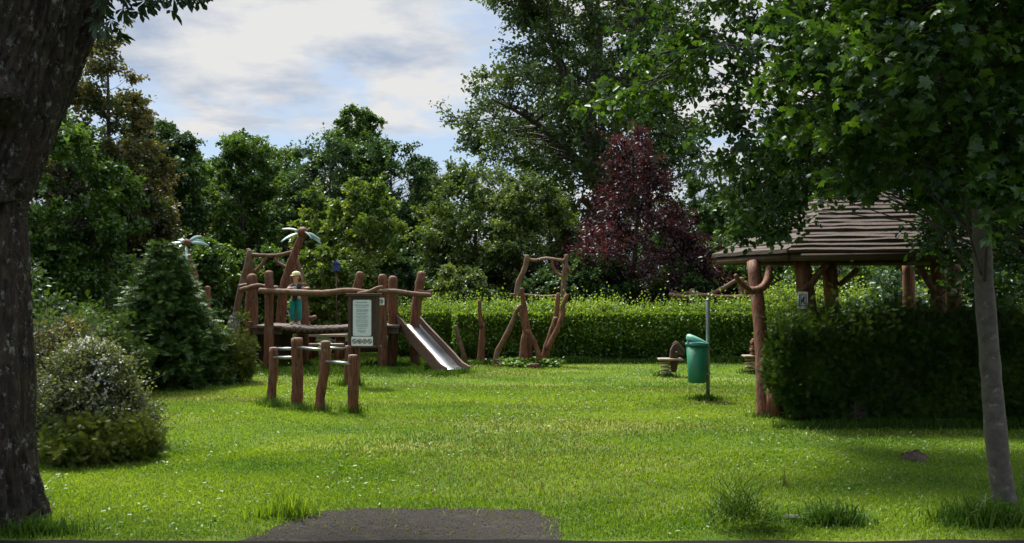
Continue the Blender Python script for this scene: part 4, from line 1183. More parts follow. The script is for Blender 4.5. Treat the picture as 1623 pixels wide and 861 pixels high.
X_, Z_, Nf = (1, 0, 0), (0, 0, 1), (0, -1, 0)
q = W(574, 504, Yb - .017); mb = MB(); mb.prism(rrect(29 * s, 57 * s, 2 * s), q, X_, Z_, Nf, .006)
po = mb.build('poster', M['poster'], root, smooth=False)
mb = MB(); rg = R(771)
rows = [(-24.5, 18, 1.3), (-20.5, 22, .9), (-19, 20, .8), (-16.5, 16, .8), (-13.2, 19, .9), (-11.6, 21, .8), (-10, 17, .8), (-7.4, 20, .8), (-5.8, 13, .8), (-3, 19, .8), (-1.4, 21, .8), (.6, 14, .8), (3.2, 20, .8), (5, 18, .8), (7, 21, .8), (10, 18, 1.1), (12.4, 20, .7), (14, 17, .7), (17, 15, .7), (20.5, 12, 1.2), (22.5, 9, .9)]
for y_, w_, h_ in rows:
    x_ = -w_ / 2 + rg.uniform(-1, 1)
    while x_ < w_ / 2 - .6:
        l = min(rg.uniform(.9, 3.0), w_ / 2 - x_)
        mb.box((q[0] + (x_ + l / 2) * s, q[1] - .0075, q[2] - y_ * s), (l * s, .002, h_ * s)); x_ += l + .5
mb.build('text', M['greyink'], po, smooth=False)
q = W(574, 541, Yb - .022); mb = MB(); mb.prism(rrect(34 * s, 14.5 * s, 1.5 * s), q, X_, Z_, Nf, .006)
ps = mb.build('pictogram_strip', M['white'], root, smooth=False)


def ring(mb, c, r, th, n=20, dep=.002):
    o = [(r * math.cos(2 * math.pi * k / n), r * math.sin(2 * math.pi * k / n)) for k in range(n)]; i_ = [(x * (1 - th), y * (1 - th)) for x, y in o]
    c = np.asarray(c); V = [c + np.array([x, 0, z]) for x, z in o + i_] + [c + np.array([x, -dep, z]) for x, z in o + i_]; f = []
    for k in range(n):
        j = (k + 1) % n; f += [(k, j, n + j, n + k), (2 * n + k, 3 * n + k, 3 * n + j, 2 * n + j), (k, 2 * n + k, 2 * n + j, j), (n + k, n + j, 3 * n + j, 3 * n + k)]
    mb.add(V, f)


for i in range(4):
    c = q + np.array([(-12 + 8 * i) * s, -.0085, 0]); mb = MB()
    ring(mb, c, 3.7 * s, .26); mb.box(c + [0, -.0005, 0], (6.2 * s, .002, .9 * s), ry=math.radians(45 if i != 2 else -45))
    for k in range(3):
        mb.box(c + np.array([(-1 + k * .9) * s, -.001, [.8, -.3, -1.1][(k + i) % 3] * s]), (1.3 * s, .0024, [1.8, 1.2, 1.6][(k + i) % 3] * s), ry=.4 * i)
    mb.build('pictogram', M['redink'], ps, smooth=False)

# small pictogram plate on the play post
q = W(604.5, 478, 16.76); s2 = 16.76 / F
root = thing('pictogram_sign', q, 'small white square warning plate on a play platform post', 'sign')
mb = MB(); mb.prism(rrect(9.5 * s2, 11.5 * s2, 1 * s2), q, X_, Z_, Nf, .006); pl = mb.build('plate', M['white'], root, smooth=False)
mb = MB(); c = q + np.array([0, -.0085, .5 * s2]); ring(mb, c, 3.2 * s2, .25); mb.box(c, (5.4 * s2, .002, .9 * s2), ry=.8); mb.box(c + [.6 * s2, -.001, -.4 * s2], (1.6 * s2, .0024, 3 * s2), ry=.3)
mb.box(c + [0, 0, -5 * s2 * .9], (4 * s2, .002, .7 * s2)); mb.build('pictogram', M['ink'], pl, smooth=False)

# ================================================================== LOG CLIMBING POSTS (centre)
def climb(label, parts, base, seed, cat='climbing post', group='crooked log climbing posts', stub=None):
    root = thing('climbing_post', G(*base), label, cat, group)
    for i, (nm, pix, Y, r, mat) in enumerate(parts):
        logmesh(pix, Y, r, seed + i, 5, 10, sink=.06 if nm in ('post', 'trunk') else 0).build(nm, M[mat], root)
    if stub:
        for px, py, rp, h in stub:
            c = G(px, py); rr = rp / F * c[1]; hh = h / F * c[1]
            st = MB().lathe([(rr * .98, -.05), (rr, hh * .5), (rr * .97, hh)], c, 14).build('step', M['log'], root)
            MB().lathe([(rr * .95, hh + .001), (rr * .9, hh + .012), (rr * .3, hh + .014)], c, 14).build('end_grain', M['endgrain'], st)


climb('thin bent branch post nearest the slide end', [('post', [(738, 578), (734, 560), (727, 538), (722, 517)], 17.8, [4.2, 3.8, 3.4, 3], 'branch')], (738, 578), 780, stub=[(746, 578, 6, 5)])
climb('upright forked log post standing alone left of the tall trunk', [('post', [(761, 579), (763, 550), (765, 520), (764, 515)], 17.8, [6.5, 5.4, 4.6, 4.2], 'log'), ('branch', [(764, 518), (761, 500), (760, 477)], 17.75, [4, 3.4, 2.8], 'log')], (761, 579), 784, stub=[(767, 578, 5.5, 7)])
climb('thick trunk post with leaning side limbs and steps', [
    ('trunk', [(833, 581), (833, 550), (835, 525), (829, 505), (826, 490)], 17.5, [11, 9.5, 7, 5, 4], 'log'),
    ('branch', [(836, 530), (833, 500), (829, 475), (827, 458)], 17.45, [5, 4.4, 3.8, 3.2], 'log'),
    ('post', [(783, 578), (790, 555), (806, 525), (820, 490)], 17.6, [5, 4.6, 4.2, 3.4], 'branch'),
    ('post', [(858, 580), (853, 560), (846, 540), (836, 524)], 17.3, [5, 4.8, 4.2, 3.6], 'log'),
    ('branch', [(820, 492), (824, 486), (829, 484)], 17.5, [3.2, 3.4, 3], 'branch')], (833, 580), 790, stub=[(794, 580, 7, 5), (846, 583, 9, 6)])
climb('forked branching log post right of the thick trunk', [
    ('post', [(861, 581), (866, 555), (874, 528), (881, 505)], 17.5, [7, 6.2, 5.4, 4.4], 'log'),
    ('branch', [(866, 556), (874, 530), (882, 498), (885, 466)], 17.65, [4.6, 4.4, 4, 3.4], 'log'),
    ('branch', [(868, 552), (883, 522), (892, 498), (892, 485), (899, 468)], 17.4, [4.6, 4.4, 4, 3.8, 3.2], 'log')], (861, 581), 797)
root = thing('goal_frame', (W(858, 470, 21.0) * [1, 1, 0]), 'tall crooked branch frame standing behind the hedge', 'play structure')
Yg = 20.6
for i, (nm, pix, r) in enumerate([('post', [(822, 561), (818, 500), (819, 470), (822, 448), (832, 425), (836, 406)], [5, 5, 4.6, 4.4, 4.4, 4]), ('post', [(893, 561), (893, 500), (893, 455), (896, 425), (898, 405)], [4.4, 4.2, 4, 4, 3.4]),
                                  ('crossbar', [(836, 411), (850, 413), (866, 410), (893, 414)], [3, 3, 3, 2.8]), ('brace', [(875, 413), (877, 425), (883, 434), (892, 439)], [2.8, 2.8, 2.6, 2.6]),
                                  ('brace', [(893, 412), (898, 420), (903, 432)], [3, 2.8, 2.4]), ('crossbar', [(809, 467), (835, 468), (865, 470), (890, 468)], [2, 2.2, 2.2, 2])]):
    logmesh(pix, Yg, r, 810 + i, 5, 9, sink=.05 if nm == 'post' else 0).build(nm, M['branch'], root)

# ================================================================== LOG RAILS behind the hedge (right)
root = thing('log_railing', (W(1165, 470, 21.5) * [1, 1, 0]), 'rustic log railing with crooked rails beyond the hedge', 'railing')
for i, (nm, pix, Y, r) in enumerate([
    ('post', [(1097, 556), (1096, 500), (1097, 460)], 21.3, [5, 5, 4.6]), ('post', [(1070, 550), (1070, 500), (1070, 463)], 22.4, [4.5, 4.5, 4]), ('post', [(1176, 556), (1176, 500), (1175, 442)], 21.3, [6, 5.6, 5]),
    ('post', [(1186, 556), (1187, 500), (1188, 458)], 22.2, [5, 5, 4.6]), ('post', [(1256, 556), (1255, 500), (1256, 462)], 21.3, [5, 5, 4.4]),
    ('rail', [(1062, 467), (1085, 471), (1110, 468), (1150, 471), (1200, 469), (1262, 468)], 21.2, [3.4, 3.4, 3.2, 3.4, 3.4, 3.2]),
    ('rail', [(1064, 472), (1090, 465), (1120, 468), (1145, 458), (1166, 445)], 22.2, [3.4, 3.4, 3.4, 3.6, 3.4]),
    ('rail', [(1166, 438), (1172, 447), (1186, 458)], 21.1, [3.2, 3, 2.8]), ('rail', [(1180, 448), (1195, 458), (1225, 463), (1264, 463)], 22.2, [3.2, 3.4, 3.6, 3.4])]):
    logmesh(pix, Y, r, 830 + i, 5, 9, sink=.05 if nm == 'post' else 0).build(nm, M['branch'], root)

# ================================================================== LITTER BIN
p0 = G(1122, 633); Yb = p0[1]; s = Yb / F
root = thing('litter_bin', p0, 'green plastic litter bin fixed to a grey steel post', 'litter bin')
MB().lathe([(.028, -.1), (.028, 1.385), (.026, 1.39)], p0, 16).build('post', M['galv'], root)
MB().lathe([(.031, 1.38), (.031, 1.40), (.012, 1.41)], p0, 14).build('post_cap', M['galv'], root)
cb = np.array([(1104 - CX) * s, Yb - .04, 0]); z0 = CH - (606 - HY) * s; z1 = CH - (546 - HY) * s
mb = MB(); mb.lathe([(.10, z0 + .012), (.118, z0), (.124, z0 + .012), (.152, z1), (.146, z1), (.12, z0 + .03)], cb, 28, (1, .85)); bo = mb.build('bin_body', M['bin'], root)
for a in range(-60, 241, 30):
    pass
mb = MB(); mb.lathe([(.150, z1 - .014), (.166, z1 - .012), (.168, z1 + .020), (.158, z1 + .028), (.15, z1 + .02)], cb, 28, (1, .85)); mb.build('rim', M['binrim'], root)
# lid: a tilted hood, high on the left, open towards the front
mb = MB(); V = []; f = []; nu, nv = 20, 8
for j in range(nv + 1):
    ph = j / nv * math.pi / 2
    for i in range(nu):
        a = 2 * math.pi * i / nu; r = .150 * math.cos(ph) + .002
        xx = r * math.cos(a) ; yy = r * .85 * math.sin(a); hz = math.sin(ph) * .12
        sl_ = (1 - xx / .152) / 2; zz_ = hz * (.30 + 1.05 * sl_) + .05 * sl_ * (1 - ph / 1.6)
        V.append((cb[0] + xx - .035 * math.sin(ph), cb[1] + yy, z1 + .022 + zz_))
for j in range(nv):
    for i in range(nu):
        f.append((j * nu + i, j * nu + (i + 1) % nu, (j + 1) * nu + (i + 1) % nu, (j + 1) * nu + i))
f.append(tuple(range(nv * nu, nv * nu + nu)))
mb.add(V, f).build('lid', M['binlid'], root)
mb = MB(); mb.box((cb[0] - .135, cb[1] - .05, z1 + .035), (.03, .05, .04)); mb.build('latch', M['binrim'], root, smooth=False, bevel=.006)
for zc in (z0 + .12, z1 - .06):
    mb = MB(); mb.box(((cb[0] + p0[0]) / 2 + .06, Yb - .0, zc), (.1, .075, .03)); mb.build('bracket', M['galv'], root, smooth=False, bevel=.004)

# ================================================================== SPRING RIDERS
def rider(label, px, py, kind, sgn, Y=None):
    c = G(px, py); Y = c[1]; s = Y / F
    root = thing('spring_rider', c, label, 'spring rider', 'spring riders on the lawn')
    t = np.linspace(0, 4.2 * 2 * math.pi, 110); hz = 24 * s
    mb = MB(); P = np.stack([c[0] + .085 * np.cos(t), c[1] + .085 * np.sin(t), .02 + hz * t / t[-1]], 1); mb.tube(P, .016, 7, 'flat'); mb.build('spring', M['springpale'], root)
    mb = MB(); mb.lathe([(.12, -.02), (.12, .015), (.05, .02)], c, 14); mb.build('base_plate', M['dark_wood'], root)
    mb = MB(); mb.box((c[0] + .08 * sgn, c[1], hz + .04), (.42, .26, .035)); mb.build('seat', M['endgrain'], root, smooth=False, bevel=.012)
    mb = MB(); mb.box((c[0] + .08 * sgn, c[1], hz + .005), (.34, .06, .035)); mb.build('seat_support', M['log'], root, smooth=False, bevel=.008)
    if kind == 'horse':
        pr = [(.00, -.24), (.07, -.25), (.10, -.18), (.12, .0), (.115, .06), (.18, .04), (.225, .075), (.235, .12), (.18, .20), (.13, .27), (.10, .30), (.075, .275), (.02, .24), (-.02, .15), (-.03, .02), (-.01, -.12)]
        mb = MB(); mb.prism([(x_ * 1.0 * sgn, z_ * .98) for x_, z_ in pr], (c[0] + .10 * sgn, c[1] + .04, hz + .05), X_, Z_, (0, -1, 0), .08); hd = mb.build('horse_head', M['dark_wood'], root, smooth=False, bevel=.015)
        mb = MB(); mb.tube(spline([(c[0] + .13 * sgn, c[1] - .0, hz + .30), (c[0] + .19 * sgn, c[1], hz + .345), (c[0] + .27 * sgn, c[1], hz + .26), (c[0] + .325 * sgn, c[1], hz + .19)], 5), .014, 7, 'round'); mb.build('mane', M['branch'], hd)
        mb = MB(); mb.tube([(c[0] + .17 * sgn, c[1] - .17, hz + .17), (c[0] + .17 * sgn, c[1] + .17, hz + .17)], .014, 8, 'round'); mb.build('handle', M['dark_wood'], hd)
        mb = MB(); mb.box((c[0] + .27 * sgn, c[1] - .041, hz + .21), (.02, .012, .02)); mb.build('eye', M['ink'], hd, smooth=False)
    else:
        mb = MB()
        for k, w in enumerate((.17, .20, .15, .18)):
            mb.box((c[0] + .10 * sgn, c[1], hz + .09 + .065 * k), (w, .15, .058))
        mb.build('back_block', M['log'], root, smooth=False, bevel=.012)
        mb = MB(); mb.box((c[0] + .10 * sgn, c[1], hz + .33), (.13, .12, .05)); mb.build('top_block', M['branch'], root, smooth=False, bevel=.012)


rider('dark wooden spring horse with pale seat left of the bin', 1055, 597, 'horse', 1)
rider('spring rider with stacked wooden blocks half hidden by the gazebo post', 1189, 592, 'block', 1)

# ================================================================== GAZEBO
cg = np.array([4.62, 11.9, 0]); Rr = 1.86; rot = math.radians(165); ze = 2.0; za = 3.12
root = thing('gazebo', cg, 'rustic six-sided wooden gazebo with layered plank roof on log posts', 'gazebo')
cor = [np.array([math.cos(rot + k * math.pi / 3), math.sin(rot + k * math.pi / 3), 0]) for k in range(6)]
rows_n = 20
for k in range(6):
    a, b_ = cor[k], cor[(k + 1) % 6]
    mb = MB(); rgk = R(850 + k)
    for r in range(rows_n):
        t0, t1 = r / rows_n, (r + 1.18) / rows_n
        f0 = 1 - t0 * .97; f1 = max(1 - t1 * .97, .02)
        zz0 = ze + (za - ze) * t0 ** 1.08; zz1 = ze + (za - ze) * min(t1, 1) ** 1.08
        lift = .030 + rgk.uniform(-.014, .014)
        nseg = max(2, int(9 * f0)); j = rgk.normal(size=nseg + 1) * .006
        V = []
        for q_ in range(nseg + 1):
            u = q_ / nseg; d = a * (1 - u) + b_ * u
            o0 = cg + d * Rr * (f0 + .012); o1 = cg + d * Rr * f1
            V += [o0 + [0, 0, zz0 + lift + j[q_]], o0 + [0, 0, zz0 - .012 + j[q_]], o1 + [0, 0, zz1 + lift * .5], o1 + [0, 0, zz1 - .03]]
        f = []
        for q_ in range(nseg):
            A_, B_ = 4 * q_, 4 * q_ + 4
            f += [(A_, B_, B_ + 2, A_ + 2), (A_ + 1, A_ + 3, B_ + 3, B_ + 1), (A_, A_ + 1, B_ + 1, B_), (A_ + 2, B_ + 2, B_ + 3, A_ + 3)]
        f += [(0, 2, 3, 1), (4 * nseg, 4 * nseg + 1, 4 * nseg + 3, 4 * nseg + 2)]
        mb.add(V, f)
    mb.build('roof', M['shingle'], root, smooth=False, bevel=.006)
    # fascia beam and hip log
    mb = MB(); A_ = cg + a * Rr * .965 + [0, 0, ze - .06]; B_ = cg + b_ * Rr * .965 + [0, 0, ze - .06]
    mb.tube([A_, B_], .05, 8, 'flat'); mb.build('eave_beam', M['dark_wood'], root)
    mb = MB(); mb.tube([cg + a * Rr * .95 + [0, 0, ze - .02], cg + [0, 0, za - .09]], .04, 7, 'flat'); mb.build('rafter', M['dark_wood'], root)
MB().lathe([(.16, za - .06), (.17, za + .03), (.10, za + .08), (.06, za + .16), (.02, za + .19)], cg, 12).build('roof_cap', M['shingle'], root)
gp = [((1211, 663), 10.7, (1194, 424), 11.35, 10.8), ((1303, 0), 10.95, (1270, 415), 10.95, 14.5), ((1332, 0), 13.0, (1314, 418), 13.0, 12.5), ((1490, 0), 10.95, (1488, 415), 10.95, 12), ((1516, 0), 12.5, (1510, 412), 12.5, 12), ((1440, 0), 13.3, (1440, 412), 13.3, 10)]
for i, (b0, Y0, t0, Y1, r) in enumerate(gp):
    e = W(b0[0], 600, Y0); e[2] = -.08; tpt = W(t0[0], t0[1], Y1); tpt[2] = max(tpt[2], ze - .10)
    m_ = e * .5 + tpt * .5 + R(860 + i).normal(size=3) * [.02, .02, 0]
    MB().tube(spline([e, m_, tpt], 6), np.linspace(r, r * .92, 13) / F * Y0 * (1 + R(i).normal(size=13) * .03), 12, 'flat', .04, i).build('post', M['log'], root)
for i, (pix, Y, r) in enumerate([([(1184, 461), (1203, 459), (1215, 448), (1220, 425)], [10.95, 10.95, 11.0, 11.1], [6, 6.5, 6.5, 6]), ([(1166, 437), (1172, 447), (1184, 457), (1192, 462)], [10.6, 10.7, 10.8, 10.9], [3.6, 4, 4.2, 4]),
                                  ([(1273, 458), (1285, 450), (1298, 432), (1310, 420)], 10.85, [5, 5.5, 5.5, 5]), ([(1312, 455), (1309, 440), (1303, 428)], 12.9, [4.5, 5, 4.5]), ([(1330, 452), (1345, 440), (1358, 428)], 12.9, [4, 4.4, 4.2]),
                                  ([(1482, 465), (1470, 445), (1458, 425)], 10.9, [4.6, 5, 5])]):
    logmesh(pix, Y, r, 870 + i, 5, 10).build('brace', M['log'], root)
logmesh([(1488, 464), (1503, 465), (1520, 466)], [10.9, 11.7, 12.5], [4, 4, 4], 880).build('railing', M['branch'], root)
c = G(1228, 662); st = MB().lathe([(.105, -.08), (.10, .2), (.095, .36)], c, 14).build('log_stub', M['log'], root)
MB().lathe([(.09, .361), (.085, .372), (.03, .375)], c, 14).build('end_grain', M['endgrain'], st)
# dog ban plate
q = W(1272, 476, 10.75); s = 10.75 / F
root = thing('dog_ban_sign', q, 'white plate with a crossed-out dog hung on the gazebo', 'sign')
mb = MB(); mb.prism(rrect(16 * s, 27 * s, 2.5 * s), q, X_, Z_, Nf, .008); pl = mb.build('plate', M['white'], root, smooth=False)
mb = MB(); dq = q + np.array([0, -.0105, 0])
for dx, dz, w, h in ((0, 8.5, 11, 1.1), (0, -8.5, 11, 1.1), (-5.2, 0, 1.1, 18), (5.2, 0, 1.1, 18)):
    mb.box(dq + np.array([dx * s, 0 if dz else .0007, dz * s]), (w * s, .003, h * s))
mb.build('border', M['purpleink'], pl, smooth=False)
mb = MB()
dog = [(-3, -6), (-1.6, -6), (-1.4, -2.5), (.6, -3), (1.2, -6), (2.6, -6), (2.2, -1), (2.6, 2), (3.6, 4.6), (3.2, 5.6), (2, 5.8), (1.6, 7), (.8, 5.6), (.2, 3), (-2.4, 0), (-3.6, 2), (-4, 1.6), (-3.2, -1.4)]
mb.prism([(x_ * s, z_ * s) for x_, z_ in dog], dq, X_, Z_, Nf, .003); mb.build('dog_symbol', M['purpleink'], pl, smooth=False)
mb = MB(); mb.box(dq + np.array([0, -.003, 0]), (19 * s, .003, .9 * s), ry=math.radians(56)); mb.build('cross_stroke', M['purpleink'], pl, smooth=False)

# pale stones left of the platform
for i, (px, py, w, h, lab) in enumerate([(326, 582, 16, 96, 'pale upright stone block behind the spruce edge'), (372, 580, 18, 84, 'pale rough boulder at the foot of the log arch')]):
    c = G(px, py); s = c[1] / F; mb = MB(); rgk = R(900 + i)
    if i == 0:
        mb.box((c[0], c[1], h * s / 2 - .02), (w * s, .25, h * s)); mb.v[0] += rgk.normal(size=mb.v[0].shape) * .018
        o = mb.build('stone_block', M['stone'], origin=c, smooth=False, bevel=.03)
    else:
        pr = [(w * s * .55, -.05), (w * s * .58, h * s * .3), (w * s * .5, h * s * .65), (w * s * .32, h * s * .92), (w * s * .08, h * s)]
        mb.lathe(pr, c, 12); mb.v[0] += rgk.normal(size=mb.v[0].shape) * .03; o = mb.build('boulder', M['stone'], origin=c, smooth=False)
    tag(o, lab, 'stone')
c = W(319, 470, 17.6); c[2] = 0
o = MB().tube([W(329, 575, 17.6), W(329, 500, 17.6), W(329, 456, 17.6)], np.array([5, 5, 4.6]) / F * 17.6, 10).build('wooden_post', M['log'], origin=W(329, 575, 17.6) * [1, 1, 0])
tag(o, 'short brown log post behind the spruce under the metal flower', 'post')

# blue box on a pole among the leaves
p = W(543, 425, 20.3)
root = thing('bird_house', (p[0], 19.6, 0), 'small blue bird house on a thin pole above the bridge', 'bird house')
MB().tube([(p[0], 19.6, -.05), (p[0], 19.6, p[2] - .08)], .014, 6, 'flat').build('pole', M['dark_wood'], root)
mb = MB(); mb.box((p[0], 19.6, p[2]), (.14, .14, .16)); mb.build('box', M['blue'], root, smooth=False, bevel=.006)
mb = MB(); mb.prism([(-.10, 0), (.10, 0), (0, .07)], (p[0], 19.7, p[2] + .081), X_, Z_, (0, -1, 0), .2); mb.build('roof', M['blue'], root, smooth=False)

# house behind the trees
hx, hy = W(335, 400, 46)[:2]
root = thing('house', (hx, hy, 0), 'cream house with red tiled roof glimpsed through the trees', 'house')
mb = MB(); mb.box((hx, hy + 3.5, 1.6), (9, 7, 3.2)); mb.build('wall', M['plaster'], root, smooth=False)
mb = MB(); mb.prism([(-5, 0), (5, 0), (0, 2.6)], (hx, hy + 7.4, 3.21), X_, Z_, (0, -1, 0), 7.8); rf = mb.build('roof', M['tile'], root, smooth=False)
mb = MB(); mb.box((hx + 1.6, hy + 3, 5.6), (.6, .6, 1.3)); mb.build('chimney', M['tile'], rf, smooth=False)
for k in (-2.6, 0, 2.6):
    mb = MB(); mb.box((hx + k, hy - .01, 1.7), (1.1, .06, 1.3)); wn = mb.build('window', M['white'], root, smooth=False)
    mb = MB(); mb.box((hx + k, hy - .045, 1.7), (.92, .03, 1.1)); mb.build('pane', M['glass'], wn, smooth=False)

# ================================================================== CHILD
def skin(name, verts, edges, mat, parent=None, loc=None, sub=2, extra=None):
    me = bpy.data.meshes.new(name); me.from_pydata([v[:3] for v in verts], edges, [])
    o = bpy.data.objects.new(name, me); col.objects.link(o)
    md = o.modifiers.new('skin', 'SKIN'); md.use_smooth_shade = True
    if not me.skin_vertices:
        bm = bmesh.new(); bm.from_mesh(me); bm.verts.layers.skin.verify(); bm.to_mesh(me); bm.free()
    for i, v in enumerate(verts):
        sv = me.skin_vertices[0].data[i]; r = v[3]
        sv.radius = r if isinstance(r, tuple) else (r, r); sv.use_root = (i == 0)
    ss = o.modifiers.new('sub', 'SUBSURF'); ss.levels = sub; ss.render_levels = sub
    dg = bpy.context.evaluated_depsgraph_get(); me2 = bpy.data.meshes.new_from_object(o.evaluated_get(dg))
    bpy.data.objects.remove(o)
    if extra:
        bm = bmesh.new(); bm.from_mesh(me2)
        mt = bpy.data.meshes.new('t'); mt.from_pydata(np.concatenate(extra.v).tolist(), [], extra.f); bm.from_mesh(mt); bmesh.ops.recalc_face_normals(bm, faces=bm.faces); bm.to_mesh(me2); bm.free()
    me2.name = name; me2.materials.clear(); me2.polygons.foreach_set('use_smooth', [True] * len(me2.polygons))
    return link(name, me2, M[mat], parent, loc)


pc = W(469, 514, 16.9); pc[2] = zd + .005
# chest faces the camera (-y); head turned to the right, both hands on the rail
V = [(0, 0, .50, .075), (0, -.02, .60, .078), (.005, -.05, .72, .080), (.012, -.07, .80, .034), (.02, -.085, .86, .062), (.028, -.09, .93, .078), (.028, -.085, .985, .055),
     (-.065, -.05, .74, .036), (-.115, -.17, .69, .027), (-.03, -.33, .715, .020), (.02, -.40, .712, .018),
     (.075, -.05, .74, .036), (.19, -.14, .70, .027), (.29, -.30, .715, .020), (.335, -.395, .712, .018),
     (-.05, 0, .46, .058), (-.06, -.015, .27, .042), (-.06, .01, .07, .028), (-.065, -.08, .025, .024),
     (.05, 0, .46, .058), (.06, -.015, .27, .042), (.06, .01, .07, .028), (.08, -.075, .025, .024)]
E = [(0, 1), (1, 2), (2, 3), (3, 4), (4, 5), (5, 6), (2, 7), (7, 8), (8, 9), (9, 10), (2, 11), (11, 12), (12, 13), (13, 14), (0, 15), (15, 16), (16, 17), (17, 18), (0, 19), (19, 20), (20, 21), (21, 22)]
ex = MB()
for hx_, hy_, hz_, dx in ((.02, -.40, .712, 1), (.335, -.395, .712, -1)):
    for k in range(4):
        o_ = (k - 1.5) * .011; l = (.036, .042, .039, .030)[k]
        ex.tube(spline([(hx_ + o_, hy_ + .005, hz_ + .004), (hx_ + o_, hy_ - l * .7, hz_ + .012), (hx_ + o_, hy_ - l, hz_ - .012)], 3), [.0062, .006, .0058, .0056, .0054, .005, .0046], 6)
    ex.tube(spline([(hx_ + .014 * dx, hy_ + .012, hz_), (hx_ + .03 * dx, hy_ - .006, hz_ + .002), (hx_ + .03 * dx, hy_ - .026, hz_ - .008)], 3), [.0075, .007, .0068, .0065, .006, .0055, .005], 6)
hd = np.array([.028, -.09, .92]); fdir = nrm(np.array([.75, -.62, -.12])); sd = np.array([-fdir[1], fdir[0], 0]); sd = nrm(sd)
ex.tube(spline([hd + fdir * .066 + [0, 0, .016], hd + fdir * .082 + [0, 0, -.004], hd + fdir * .070 + [0, 0, -.012]], 3), [.006, .007, .008, .009, .009, .008, .006], 6)
for sg in (-1, 1):
    e_ = hd + sd * sg * .074 + fdir * -.005; ex.tube([e_ + [0, 0, .016], e_ + sd * sg * .008, e_ + [0, 0, -.018]], [.007, .011, .006], 7)
child = skin('person', V, E, 'skin', None, pc, 2, ex)
tag(child, 'small child in cream cap, black T-shirt and teal trousers on the bridge', 'person')
skin('t_shirt', [(0, 0, .42, .090), (0, 0, .50, .090), (0, -.02, .60, .088), (.005, -.05, .715, .086), (.012, -.068, .78, .046), (-.075, -.05, .742, .046), (-.112, -.13, .70, .044), (.085, -.05, .742, .046), (.165, -.115, .71, .044)],
     [(0, 1), (1, 2), (2, 3), (3, 4), (3, 5), (5, 6), (3, 7), (7, 8)], 'tshirt', child)
skin('trousers', [(0, 0, .545, .080), (-.055, 0, .43, .068), (-.062, -.015, .27, .058), (-.062, .008, .07, .050), (.055, 0, .43, .068), (.062, -.015, .27, .058), (.062, .008, .07, .050)], [(0, 1), (1, 2), (2, 3), (0, 4), (4, 5), (5, 6)], 'trousers', child)
for sg in (-1, 1):
    skin('shoe', [(.063 * sg, .025, .03, .034), (.066 * sg, -.03, .028, .034), (.075 * sg, -.09, .024, .028)], [(0, 1), (1, 2)], 'shoe', child)
mb = MB(); mb.box(pc + [.008, -.138, .715], (.075, .012, .07), rx=.2); mb.box(pc + [.006, -.125, .645], (.06, .012, .02), rx=.2); mb.build('shirt_print', M['print'], child, smooth=False, bevel=.003)
mb = MB(); hh = pc + [.028, -.086, .952]; mb.lathe([(.084, -.004), (.084, .02), (.075, .05), (.05, .070), (.012, .078)], hh, 18)
cp = mb.build('cap', M['cap'], child)
mb = MB(); poly = [(-.056, -.02)] + [(.052 * math.sin(a), .062 * math.cos(a)) for a in np.linspace(-1.4, 1.4, 9)] + [(.056, -.02)]
bd = nrm(np.array([-.55, -.8, -.12])); bs = nrm(np.cross(bd, [0, 0, 1.0])); bu = np.cross(bs, bd)
mb.prism(poly, hh + bd * .074 + [0, 0, .004], bs, bd, bu, .008); mb.build('brim', M['cap'], cp, smooth=False)
mb = MB(); rgk = R(950)
for k in range(60):
    a = rgk.uniform(-.5, 3.6); rr_ = .078; p_ = hh + [rr_ * math.cos(a) * 1, rr_ * math.sin(a), .005]
    e_ = p_ + np.array([rr_ * math.cos(a) * .3 + .012, rr_ * math.sin(a) * .25, -.10 - .05 * rgk.uniform()])
    mb.tube(spline([p_, p_ * .5 + e_ * .5 + np.array([math.cos(a), math.sin(a), 0]) * .014, e_], 3), [.011, .011, .011, .010, .009, .007, .004], 5)
mb.build('hair', M['hair'], child)
mb = MB()
for sg in (-1, 1):
    mb.lathe([(.001, -.008), (.007, -.004), (.008, 0), (.007, .004), (.001, .008)], pc + hd + fdir * .071 + sd * sg * .028 + [0, 0, .018], 8)
mb.build('eyes', M['ink'], child)
mb = MB(); mo = pc + hd + fdir * .066 + [0, 0, -.034]; mb.tube([mo - sd * .018 - fdir * .006, mo, mo + sd * .018 - fdir * .006], [.003, .005, .003], 6); mb.build('mouth', M['redink'], child)

# ================================================================== CAMERA, SKY, SUN
cam = bpy.data.cameras.new('camera'); co = bpy.data.objects.new('camera', cam); col.objects.link(co)
co.location = (0, 0, CH); co.rotation_euler = (math.radians(90), 0, 0)
cam.sensor_fit = 'HORIZONTAL'; cam.sensor_width = 36; cam.lens = 36 * F / 1623; cam.shift_y = (HY - 430.5) / 1623
cam.clip_end = 1000; sc.camera = co

SUN_EL, SUN_AZ = math.radians(56), math.radians(-28)       # azimuth measured from +y towards +x
d = Vector((math.sin(SUN_AZ) * math.cos(SUN_EL), math.cos(SUN_AZ) * math.cos(SUN_EL), math.sin(SUN_EL)))
sl = bpy.data.lights.new('sun', 'SUN'); sl.energy = 3.0; sl.angle = math.radians(10); sl.color = (1, .95, .86)
so = bpy.data.objects.new('sun', sl); col.objects.link(so); so.rotation_euler = d.to_track_quat('Z', 'Y').to_euler(); so.location = (0, 0, 30)

